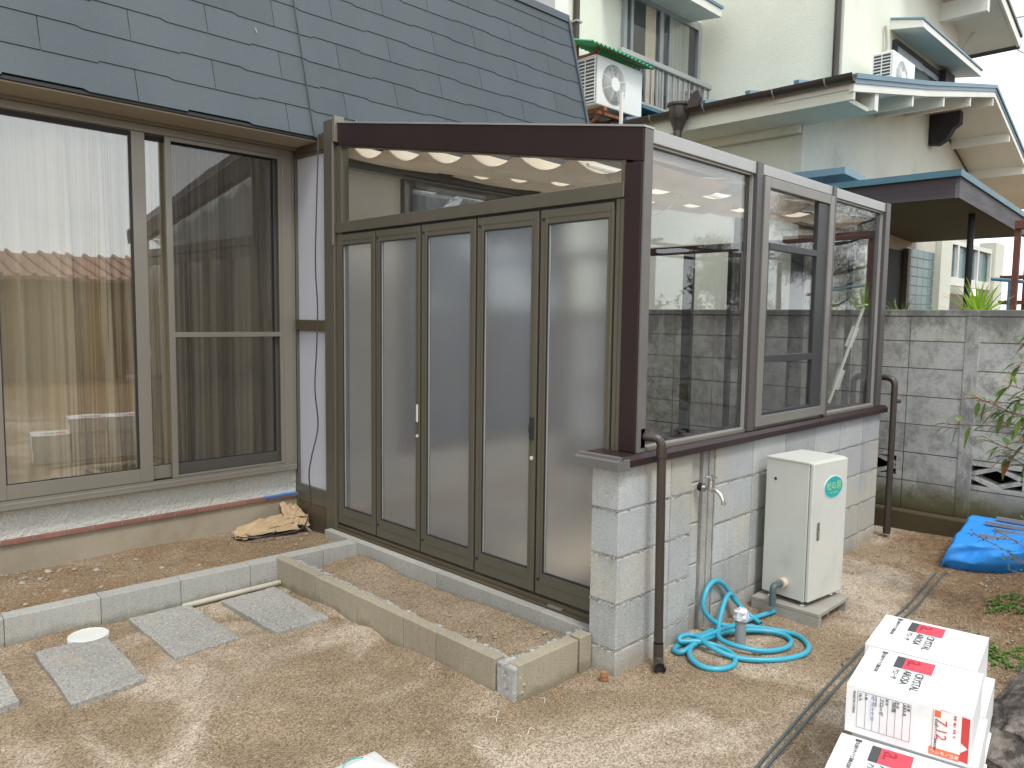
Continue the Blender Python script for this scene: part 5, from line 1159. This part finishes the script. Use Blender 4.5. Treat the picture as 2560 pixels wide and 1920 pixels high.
ac1 = air_con('old white air conditioner with green corrugated cover, hung on the upstairs wall', (6.70, 5.43, 3.90), .86, .30, .53, .32, .215)
cv = thing('corrugated_cover', 'green corrugated plastic cover on rusty legs over the air conditioner', 'cover', (7.0, 5.5, 4.45))
cs_ = MB(); n = 64
for k in range(n+1):
    x = 6.46+(7.62-6.46)*k/n
    for y, z in ((5.30, 4.475), (5.80, 4.62)): cs_.v.append((x, y, z+.014*math.sin(k*2*math.pi/4)-.05*((k/n)-.3)**2))
for k in range(n): cs_.f.append((2*k, 2*k+2, 2*k+3, 2*k+1))
so = obj('sheet', cs_, M['green'], cv); sm = so.modifiers.new('thick', 'SOLIDIFY'); sm.thickness = .003
obj('leg', MB().box(6.70, 6.72, 5.42, 5.44, 4.43, 4.50).box(6.70, 6.72, 5.70, 5.72, 4.43, 4.58), M['rusty'], cv)
obj('rail', MB().box(6.70, 6.725, 5.41, 5.72, 4.431, 4.455).obox((6.6, 5.36, 4.482), (7.58, 5.36, 4.46), .02, .012), M['rusty'], cv)
br = thing('wall_bracket', 'rusty steel bracket carrying the old air conditioner', 'bracket', (7.1, 5.5, 3.8))
obj('arm', MB().box(6.85, 6.89, 5.42, 5.899, 3.855, 3.898).box(7.35, 7.39, 5.42, 5.899, 3.855, 3.898), M['rusty'], br)
obj('cross_bar', MB().box(6.80, 7.45, 5.46, 5.50, 3.82, 3.854).box(7.0, 7.45, 5.75, 5.79, 3.82, 3.854), M['rusty'], br)
obj('brace', MB().obox((6.87, 5.44, 3.85), (6.87, 5.89, 3.62), .03, .03).obox((7.37, 5.44, 3.85), (7.37, 5.89, 3.62), .03, .03), M['rusty'], br)
tag(obj('antenna_mount', MB().box(7.00, 7.03, 5.30, 5.33, 3.70, 4.06), M['white']), 'narrow white upright strip in front of the old air conditioner', 'strip')
air_con('white air conditioner on the teal roof beside the hooded window', (9.87, 3.46, 4.285), .80, .24, .53, .34, .20)
tag(obj('refrigerant_pipe', MB().tube(catmull([(10.75, 3.88, 5.42), (10.77, 3.86, 5.2), (10.72, 3.86, 4.95), (10.6, 3.7, 4.75)], 6), .018, 8), M['palepipe'], smooth=True), 'pale insulated pipe running down the wall to the roof air conditioner', 'pipe')

# ------------------------------------------------------------------ tarp bundle with aluminium strips
prof = [(.05,-.02), (.025,.02), (.0,.06), (.008,.12), (.030,.162), (.09,.180), (.20,.200), (.32,.214), (.43,.232), (.49,.222), (.515,.18), (.52,-.02)]
cum = [0]
for (a, b), (c, d) in zip(prof, prof[1:]): cum.append(cum[-1]+math.hypot(c-a, d-b))
def pat(u):
    d = u*cum[-1]
    for i in range(len(prof)-1):
        if d <= cum[i+1]+1e-9:
            t = (d-cum[i])/(cum[i+1]-cum[i]); return prof[i][0]+(prof[i+1][0]-prof[i][0])*t, prof[i][1]+(prof[i+1][1]-prof[i][1])*t
    return prof[-1]
tb = MB(); nu, nv = 90, 150; x0, y0, y1 = 5.29, .10, 1.40
for i in range(nu+1):
    for j in range(nv+1):
        u, v = i/nu, j/nv; px_, pz_ = pat(u); y = y0+(y1-y0)*v
        e = min(1, (1-v)/.045); e = 1-(1-e)**3; front = max(0, 1-abs(u-.16)/.2)
        w1 = noise.noise(Vector((px_*9, y*6, pz_*9))); w2 = abs(noise.noise(Vector((px_*14+4, y*11, pz_*14))))
        fold = math.sin(y*17+5*noise.noise(Vector((y*2, pz_*8, 1)))+pz_*30)*front
        dz = .007*w1 - .016*w2*(.3+front) + .006*fold
        pz2 = pz_ if pz_ < 0 else pz_*(.12+.88*e)+dz*min(1, pz_*12)
        x = x0+px_+(.26-px_)*.10*(1-e)-front*(.014*fold+.020*w1)+.035*(.5-noise.noise(Vector((y*2.2, 1, 1))))*(1-u)
        tb.v.append((x, y+.012*w1*(v > .9), gz(x, y)+pz2))
for i in range(nu):
    for j in range(nv): a = i*(nv+1)+j; tb.f.append((a, a+nv+1, a+nv+2, a+1))
tag(obj('tarpaulin', tb, M['tarp'], smooth=True), 'bright blue tarpaulin wrapped round a flat bundle by the boundary wall', 'tarpaulin')
for k, (x, y, ln_) in enumerate(((5.715, 1.20, .9), (5.645, 1.25, .9), (5.575, 1.18, .8), (5.48, 1.24, .8))):
    z = gz(x, y)+[.238, .226, .212, .192][k]
    tag(obj('aluminium_strip', MB().box(x, x+.020, y-ln_, y, z, z+.016).box(x+.0, x+.004, y-ln_, y, z+.0165, z+.026), M['bars'], bevel=.0015), ['grey aluminium strip on the tarpaulin, the one nearest the boundary wall', 'grey aluminium strip on the tarpaulin, second from the boundary wall', 'grey aluminium strip on the tarpaulin, third from the boundary wall', 'grey aluminium strip on the tarpaulin, the one nearest the camera'][k], 'metal strip', 'aluminium strips on the tarpaulin')

# ------------------------------------------------------------------ rock at the right bottom
rk = MB(); nu, nv = 40, 26
for i in range(nv+1):
    th = math.pi/2*i/nv
    for k in range(nu):
        a = 2*math.pi*k/nu; d = Vector((math.cos(a)*math.cos(th), math.sin(a)*math.cos(th), math.sin(th)))
        s = 1+.22*noise.noise(d*1.6+Vector((3,1,2)))+.08*noise.noise(d*5)+.035*noise.noise(d*12)
        e = lambda q, p: math.copysign(abs(q)**p, q)
        rk.v.append((3.45+.66*e(d.x, .55)*s, .24+.395*e(d.y, .55)*s, -.05+.30*e(d.z, .5)*(1+.10*noise.noise(d*4+Vector((0,5,0)))+.05*noise.noise(d*13))))
for i in range(nv):
    for k in range(nu): rk.f.append((i*nu+k, i*nu+(k+1) % nu, (i+1)*nu+(k+1) % nu, (i+1)*nu+k))
tag(obj('rock', rk, M['rock'], smooth=True), 'large dark weathered rock beside the white tile boxes', 'rock')
tag(obj('fallen_leaf', MB().add([(3.05, .50, .292), (3.075, .53, .300), (3.11, .525, .296), (3.08, .495, .310)], [(0,1,2,3)]), M['dryleaf']), 'pale dry leaf lying on the dark rock', 'leaf')

# ------------------------------------------------------------------ plants at the right edge
def leaflet(m_, p, d, l, w, up=Vector((0,0,1)), droop=.3):
    d = d.normalized(); s = d.cross(up)
    s = s.normalized() if s.length > 1e-4 else Vector((1,0,0)); n = s.cross(d); b = len(m_.v); seg = 4
    for i in range(seg+1):
        t = i/seg; c_ = p+d*l*t-n*0-Vector((0,0,1))*droop*l*t*t; wd = w*math.sin(math.pi*min(.98, max(.04, t**.8)))
        m_.v += [tuple(c_-s*wd+Vector((0,0,.25*wd))), tuple(c_), tuple(c_+s*wd+Vector((0,0,.25*wd)))]
    for i in range(seg): q = b+i*3; m_.f += [(q, q+1, q+4, q+3), (q+1, q+2, q+5, q+4)]
nd = thing('nandina', 'nandina shrub with green leaves tipped in red reaching in from the right', 'shrub', (4.55, .45, .1))
st = MB(); lf = MB(); lr2 = MB(); rn = random.Random(5)
stems = [((4.55, .40, .98), (4.6, 1.21, 1.005)), ((4.5, .45, .85), (4.6, 1.08, 1.155)), ((4.5, .45, .95), (4.65, 1.0, 1.10)), ((4.5, .4, 1.0), (4.55, .93, 1.24)), ((4.5, .4, 1.05), (4.6, .90, 1.36)), ((4.5, .45, .7), (4.6, 1.0, .93)), ((4.5, .5, .6), (4.55, .93, .88)), ((4.5, .4, 1.1), (4.62, .86, 1.50)), ((4.55, .4, .9), (4.7, .98, 1.03)), ((4.45, .4, .8), (4.5, .84, .96)), ((4.5, .4, 1.0), (4.62, .90, 1.17))]
st.tube([(4.5, .42, .1), (4.5, .40, .8), (4.52, .42, 1.2)], .012, 8)
for a, b in stems:
    a, b = Vector(a), Vector(b); pts = [a.lerp(b, t)+Vector((0,0,.03*math.sin(math.pi*t))) for t in (0,.25,.5,.75,1)]
    st.tube(pts, .0028, 6)
    for t in (.38, .48, .58, .68, .78, .88, .95, 1.0):
        p = a.lerp(b, t)+Vector((0,0,.03*math.sin(math.pi*t)))
        for q in range(rn.choice((2, 3, 4)) if t < 1 else 4):
            an = rn.uniform(-1.4, 1.4); dv = Vector((rn.uniform(-.5,.5), math.cos(an), math.sin(an)*.8+.05))
            red = rn.random() < (.24 if t > .8 else .06)
            tw_ = p+dv*rn.uniform(.008, .03); st.tube([p, tw_], .0015, 4)
            leaflet(lr2 if red else lf, tw_, dv, rn.uniform(.055, .10), rn.uniform(.012, .018), droop=rn.uniform(.2, .7))
obj('stem', st, M['twig'], nd, smooth=True)
for o_ in (obj('leaves', lf, M['nandina'], nd, smooth=True), obj('red_leaves', lr2, M['nandred'], nd, smooth=True)): o_['kind'] = 'stuff'
bx2 = thing('boxwood_sprig', 'small leaved green sprigs arching over the soil mound by the tarpaulin', 'shrub', (4.6, .55, .2))
st = MB(); lf = MB()
for k, (a, b) in enumerate((((4.62, .60, .12), (4.72, 1.10, .40)), ((4.6, .55, .15), (4.7, .98, .44)), ((4.55, .5, .15), (4.6, .92, .34)), ((4.6, .5, .15), (4.72, .86, .52)), ((4.5, .5, .1), (4.5, .86, .30)))):
    a, b = Vector(a), Vector(b); pts = [a.lerp(b, t/8)+Vector((rn.uniform(-.006,.006), 0, .05*math.sin(math.pi*t/8))) for t in range(9)]
    st.tube(pts, .0025, 5)
    for i in range(3, 9):
        for q in range(7):
            dv = Vector((rn.uniform(-1,1), rn.uniform(-1,1), rn.uniform(-.4,1))); s_ = pts[i]+dv*rn.uniform(.004,.028)
            leaflet(lf, s_, dv, rn.uniform(.015,.028), rn.uniform(.005,.008))
obj('stem', st, M['twig'], bx2, smooth=True); o_ = obj('leaves', lf, M['shrub'], bx2); o_['kind'] = 'stuff'
# weeds and ground litter
wd_ = MB()
for k in range(1500):
    x, y = rn.uniform(3.7, 5.2), rn.uniform(.25, 1.0)
    if noise.noise(Vector((x*3.1, y*3.5, 7))) < .10*(y-.2)-.02 or y > 1.0-.1*abs(x-4.6): continue
    z = gz(x, y)
    for q in range(5):
        dv = Vector((rn.uniform(-1,1), rn.uniform(-1,1), rn.uniform(.2,1.2))); leaflet(wd_, Vector((x, y, z)), dv, rn.uniform(.018,.05), rn.uniform(.004,.008), droop=.5)
tag(obj('weeds', wd_, M['weed']), 'low green weeds spread over the soil mound at the right', 'weeds', kind='stuff')
gs = MB()
for cx_, cy_, n_ in ((2.07, 3.90, 16), (1.70, 3.72, 8), (1.68, 3.60, 5), (1.62, 3.86, 6), (1.10, 4.0, 5), (1.66, 3.45, 4)):
    for q in range(n_):
        dv = Vector((rn.uniform(-.5,.5), rn.uniform(-.5,.5), 1)); leaflet(gs, Vector((cx_+rn.uniform(-.02,.02), cy_+rn.uniform(-.02,.02), gz(cx_, cy_))), dv, rn.uniform(.03,.085), .0016, up=Vector((1,0,0)), droop=.2)
tag(obj('grass_tufts', gs, M['grass']), 'thin green grass tufts growing between the pavers and the kerb', 'grass', kind='stuff')
# pebbles
def pebble_mb(r, seed, flat=.6):
    q = random.Random(seed); m_ = MB(); n = 8
    for i in range(5):
        a = math.pi*i/4
        for k in range(n):
            rr = r*q.uniform(.8, 1.15); m_.v.append((rr*1.2*math.sin(a)*math.cos(2*math.pi*k/n), rr*.9*math.sin(a)*math.sin(2*math.pi*k/n), rr*flat*math.cos(a)))
    for i in range(4):
        for k in range(n): m_.f.append((i*n+k, (i+1)*n+k, (i+1)*n+(k+1) % n, i*n+(k+1) % n))
    return m_
rn = random.Random(21)
meshes = [mesh('stone', pebble_mb(1, s), M['pebble'], True) for s in range(6)]
big = [(1.0, 4.68, .024), (1.06, 4.62, .022), (1.12, 4.72, .03), (.97, 4.60, .025), (1.24, 4.68, .022), (1.33, 4.60, .026), (1.05, 4.50, .018), (1.12, 4.38, .022), (1.55, 4.62, .020), (1.62, 4.42, .022), (1.28, 4.35, .018), (2.50, 4.40, .026), (2.42, 4.33, .018), (1.80, 4.34, .014), (.92, 4.30, .018), (2.60, 4.52, .02), (1.42, 4.28, .016), (1.9, 4.5, .016)]
stone_l = ['pale stone in the loose group at the left end of the soil strip', 'pale stone lying alone on the soil strip below the window', 'pale stone by the foot of the side panel']
for x, y, r in [(a, b, c*.72) for a, b, c in big]:
    o = bpy.data.objects.new('stone', meshes[rn.randrange(6)]); COL.objects.link(o); o.location = (x, y, gz(x, y)+r*.25); o.scale = (r, r, r); o.rotation_euler = (0, 0, rn.uniform(0, 6))
    lab = stone_l[0] if x < 1.3 and y > 4.45 else stone_l[2] if x > 2.3 else stone_l[1]
    tag(o, lab, 'stone', lab.replace('pale stone', 'pale stones'))
pb_ = MB()
def scatter(n, fx, fy, r0, r1, off=.3):
    for _ in range(n):
        x, y, r = rn.uniform(*fx), rn.uniform(*fy), rn.uniform(r0, r1); s = pebble_mb(r, rn.randrange(9999)); z = gz(x, y)
        pb_.add([(a+x, b+y, c+z+r*off) for a, b, c in s.v], s.f)
scatter(190, (.5, 2.6), (4.15, 4.8), .003, .009); scatter(34, (.9, 1.4), (4.4, 4.8), .005, .010)
scatter(90, (2.2, 2.6), (2.15, 3.9), .003, .008); scatter(14, (2.3, 2.58), (2.15, 2.6), .008, .013)
scatter(420, (.3, 5.0), (.6, 3.95), .0015, .0038); scatter(40, (3.6, 5.4), (1.0, 1.9), .005, .010); scatter(260, (3.4, 5.3), (.3, 1.25), .003, .010)
tag(obj('gravel', pb_, M['pebble']), 'tiny pebbles scattered over the sand and soil', 'gravel', kind='stuff')
# small roots and twigs
rt = MB()
for x, y in ((1.98, 2.03), (1.95, 2.0), (1.55, 2.0), (1.78, 1.95), (1.62, 1.8), (2.02, 1.86), (2.2, 1.98)):
    a = rn.uniform(0, 6); z = gz(x, y)+.003; rt.tube(catmull([(x, y, z), (x+.02*math.cos(a), y+.02*math.sin(a), z+.010), (x+.045*math.cos(a+.6), y+.045*math.sin(a+.6), z)], 4), .0014, 5)
tag(obj('roots', rt, M['curl']), 'thin pale dry roots curling on the sand before the planter corner', 'roots', kind='stuff')
lt_ = MB()
for _ in range(520):
    x, y = rn.uniform(3.3, 5.6), rn.uniform(.4, 1.85)
    if rn.random() > (.15 + .85*(y < 1.3 or x > 5.0)): continue
    a = rn.uniform(0, 6.3); l = rn.uniform(.008, .03); z = gz(x, y)+.003
    lt_.obox((x, y, z), (x+l*math.cos(a), y+l*math.sin(a), z+rn.uniform(0, .006)), .002, .002)
tag(obj('twigs', lt_, M['bark']), 'fine dark twigs and litter on the soil near the tarpaulin', 'twigs', kind='stuff')

# ------------------------------------------------------------------ cable, paper bag, sack
sc2_ = MB()
for x, w, l in ((3.02, .02, .16), (4.08, .03, .10), (3.42, .0, .05), (2.36, .62, .03), (1.9, .9, .02)): sc2_.obox(rp_(x, w, .0165), rp_(x-.008, w+l, .0165), .004, .001, NR)
obj('scratch', sc2_, M['greywall'], roof)['kind'] = 'stuff'
cb_ = [rp_(2.60, 1.70, .03)]+[rp_(2.645+.02*k/5, 1.66-.33*k, .022+.004*math.sin(k)) for k in range(1, 6)]+[Vector((2.675, 4.45, 2.68)), Vector((2.66, 4.44, 2.4)), Vector((2.645, 4.445, 1.9)), Vector((2.655, 4.44, 1.6)), Vector((2.645, 4.44, 1.33)), Vector((2.63, 4.44, 1.07)), Vector((2.65, 4.44, .82)), Vector((2.60, 4.44, .62)), Vector((2.58, 4.44, .50)), Vector((2.59, 4.44, .33)), Vector((2.555, 4.46, .16)), Vector((2.45, 4.50, .125)), Vector((2.33, 4.50, .125)), Vector((2.24, 4.56, .13)), Vector((2.22, 4.64, .13)), Vector((2.30, 4.68, .13)), Vector((2.41, 4.63, .13)), Vector((2.38, 4.53, .135)), Vector((2.27, 4.49, .135)), Vector((2.19, 4.54, .135)), Vector((2.16, 4.62, .13))]
tag(obj('power_cable', MB().tube(catmull(cb_, 5), .0045, 6), M['cable'], smooth=True), 'thin black cable hanging over the slates and down the white side panel to the ground', 'cable')
pg = MB(); rn = random.Random(4)
def sheet(c4, n=8, amp=.012):
    b = len(pg.v); c4 = [Vector(c) for c in c4]
    for i in range(n+1):
        for j in range(n+1):
            u, v = i/n, j/n; p = c4[0]*(1-u)*(1-v)+c4[1]*u*(1-v)+c4[2]*u*v+c4[3]*(1-u)*v
            pg.v.append(tuple(p+Vector((rn.uniform(-1,1)*amp*.3, rn.uniform(-1,1)*amp*.3, rn.uniform(-1,1)*amp))))
    for i in range(n):
        for j in range(n): a = b+i*(n+1)+j; pg.f.append((a, a+n+1, a+n+2, a+1))
sheet([(2.17, 4.60, .135), (2.54, 4.57, .165), (2.60, 4.76, .20), (2.23, 4.78, .15)], 9, .008)
sheet([(2.17, 4.60, .13), (2.56, 4.53, .125), (2.54, 4.57, .16), (2.17, 4.62, .15)], 8, .006)
sheet([(2.52, 4.66, .17), (2.66, 4.60, .18), (2.69, 4.78, .22), (2.56, 4.80, .255)], 7, .012)
sheet([(2.53, 4.56, .15), (2.64, 4.54, .13), (2.68, 4.64, .18), (2.55, 4.66, .18)], 7, .012)
sheet([(2.16, 4.58, .12), (2.26, 4.57, .12), (2.25, 4.66, .16), (2.15, 4.68, .15)], 5, .012)
pgo = tag(obj('paper_bag', pg, M['paper']), 'crumpled brown paper bag on the soil below the corner of the house', 'paper bag'); q = pgo.modifiers.new('thick', 'SOLIDIFY'); q.thickness = .002
sk = MB(); nu, nv = 20, 14
for i in range(nu+1):
    for j in range(nv+1):
        u, v = i/nu, j/nv; e = min(u, 1-u, v, 1-v)*4; e = min(1, e)**.5
        sk.v.append((1.05+.46*u, 1.80+.36*v, .0+.065*e+.012*noise.noise(Vector((u*6, v*6, 2)))))
for i in range(nu):
    for j in range(nv): a = i*(nv+1)+j; sk.f.append((a, a+nv+1, a+nv+2, a+1))
sko = thing('sack', 'white plastic sack lying on the sand at the bottom edge', 'sack', (1.27, 1.98, 0))
obj('bag', sk, M['bag'], sko, smooth=True)
obj('print', MB().tube(catmull([(1.30, 2.05, .077), (1.34, 2.08, .078), (1.39, 2.06, .078)], 4), .002, 4), M['turq'], sko)

# ------------------------------------------------------------------ what stands behind the camera and shows in the glass
fh = thing('red_roof_house', 'low ochre house with red brown tiled roof across the garden, mirrored in the window', 'house', (4, -12, 0))
obj('wall', B(-8, 13, -14, -10.4, 0, 2.36), M['farwall'], fh)
rr_ = obj('roof', MB().prism([(-8.5, -9.9, 2.33), (-8.5, -12.4, 3.02), (-8.5, -14.8, 2.33), (-8.5, -14.8, 2.25), (-8.5, -9.9, 2.25)], (22, 0, 0)), M['roofred'], fh)
rows_ = MB()
for k in range(64): rows_.tube([(-8.3+.34*k, -9.88, 2.36), (-8.3+.34*k, -12.4, 3.05)], .05, 6)
ro = obj('tile_row', rows_, M['roofred'], rr_); ro['kind'] = 'stuff'
gh_ = thing('gable_house', 'tall house with dark gable eaves across the garden, mirrored in the right window leaf', 'house', (8.5, -7, 0))
obj('wall', MB().prism([(5.9, -6.3, 0), (12.5, -6.3, 0), (12.5, -6.3, 4.0), (9.4, -6.3, 6.3), (5.9, -6.3, 3.4)], (0, -.8, 0)), M['farwall'], gh_)
obj('roof', MB().prism([(5.2, -5.9, 2.95), (9.4, -5.9, 6.38), (13.6, -5.9, 2.95), (13.6, -5.9, 3.25), (9.4, -5.9, 6.72), (5.2, -5.9, 3.25)], (0, -1.3, 0)), M['fascia'], gh_)
obj('verge_board', MB().prism([(5.35, -5.86, 2.85), (9.4, -5.86, 6.18), (9.4, -5.86, 6.30), (5.35, -5.86, 2.97)], (0, -.03, 0)), M['white'], gh_)
gh_.location.x += .45
def tree(name, label, loc, h, r, n, leaf_l, leaf_w, mat_, seed, needles=False, crown0=.35, group=None):
    t = thing(name, label, 'tree' if h > 2.6 else 'shrub', loc, 0, group); q = random.Random(seed); tr = MB(); cr_ = MB(); tips = []
    x, y, z0 = loc
    tr.tube([(x, y, -.1), (x+q.uniform(-.1,.1), y+q.uniform(-.1,.1), h*.5), (x+q.uniform(-.15,.15), y, h*.92)], [.035*h, .024*h, .008*h], 8)
    for k in range(int(9+h*3)):
        a = q.uniform(0, 6.28); zz = h*q.uniform(crown0, .9); l = r*(1.1-.6*zz/h)*q.uniform(.6, 1.1)
        e = Vector((x+l*math.cos(a), y+l*math.sin(a), zz+l*q.uniform(-.05, .4))); s0 = Vector((x, y, zz)); md = s0.lerp(e, .5)+Vector((0,0,-.05*l))
        tr.tube([s0, md, e], [.008*h, .005*h, .0015*h], 5); tips += [s0.lerp(e, f) for f in (.45, .65, .85, 1)]
    for k in range(n):
        c = q.choice(tips)+Vector((q.gauss(0, .12*r), q.gauss(0, .12*r), q.gauss(0, .07*r)))
        for m_ in range(16 if needles else 6):
            dv = Vector((q.gauss(0,1), q.gauss(0,1), q.gauss(.25,.7))); leaflet(cr_, c, dv, leaf_l*q.uniform(.6,1.1), leaf_w, droop=.1) if not needles else cr_.add([tuple(c), tuple(c+dv.normalized()*leaf_l+Vector((leaf_w,0,0))), tuple(c+dv.normalized()*leaf_l-Vector((leaf_w,0,0)))], [(0,1,2)])
    obj('trunk', tr, M['bark'], t, smooth=True); o_ = obj('crown', cr_, M[mat_], t); o_['kind'] = 'stuff'; return t
tree('pine_tree', 'pine tree beyond the right edge, mirrored in the last glass pane', (13.4, -1.7, 0), 4.6, 1.6, 1500, .20, .008, 'needle', 3, True)
tree('pine_tree', 'younger pine tree beyond the right edge, mirrored above the sliding window', (9.6, -1.6, 0), 2.7, 1.0, 1100, .15, .006, 'needle', 5, True, .3)
tree('garden_shrub', 'leafy garden shrub beyond the right edge, mirrored in the first glass pane', (7.4, -1.3, 0), 2.0, .7, 420, .07, .018, 'shrub', 8, False, .15)
tree('garden_shrub', 'tall garden shrub beside the camera side of the boundary wall, mirrored in the glass', (8.6, -1.3, 0), 2.4, .8, 480, .07, .018, 'shrub', 9, False, .15)
pgl = thing('pergola', 'dark red garden pergola beyond the right edge, mirrored in the glass', 'pergola', (8.4, -.9, 0))
obj('beam', MB().box(6.9, 10.2, -.95, -.90, 2.37, 2.40), M['rust'], pgl); obj('beam', MB().box(6.9, 10.2, -1.75, -1.70, 2.37, 2.40), M['rust'], pgl)
for x in (7.0, 8.4, 9.9): obj('post', MB().box(x, x+.05, -.95, -.90, 0, 2.3395), M['rust'], pgl)
for k in range(4): obj('cross_rail', MB().box(7.0+.82*k, 7.03+.82*k, -1.85, -.8, 2.4005, 2.43), M['rust'], pgl)
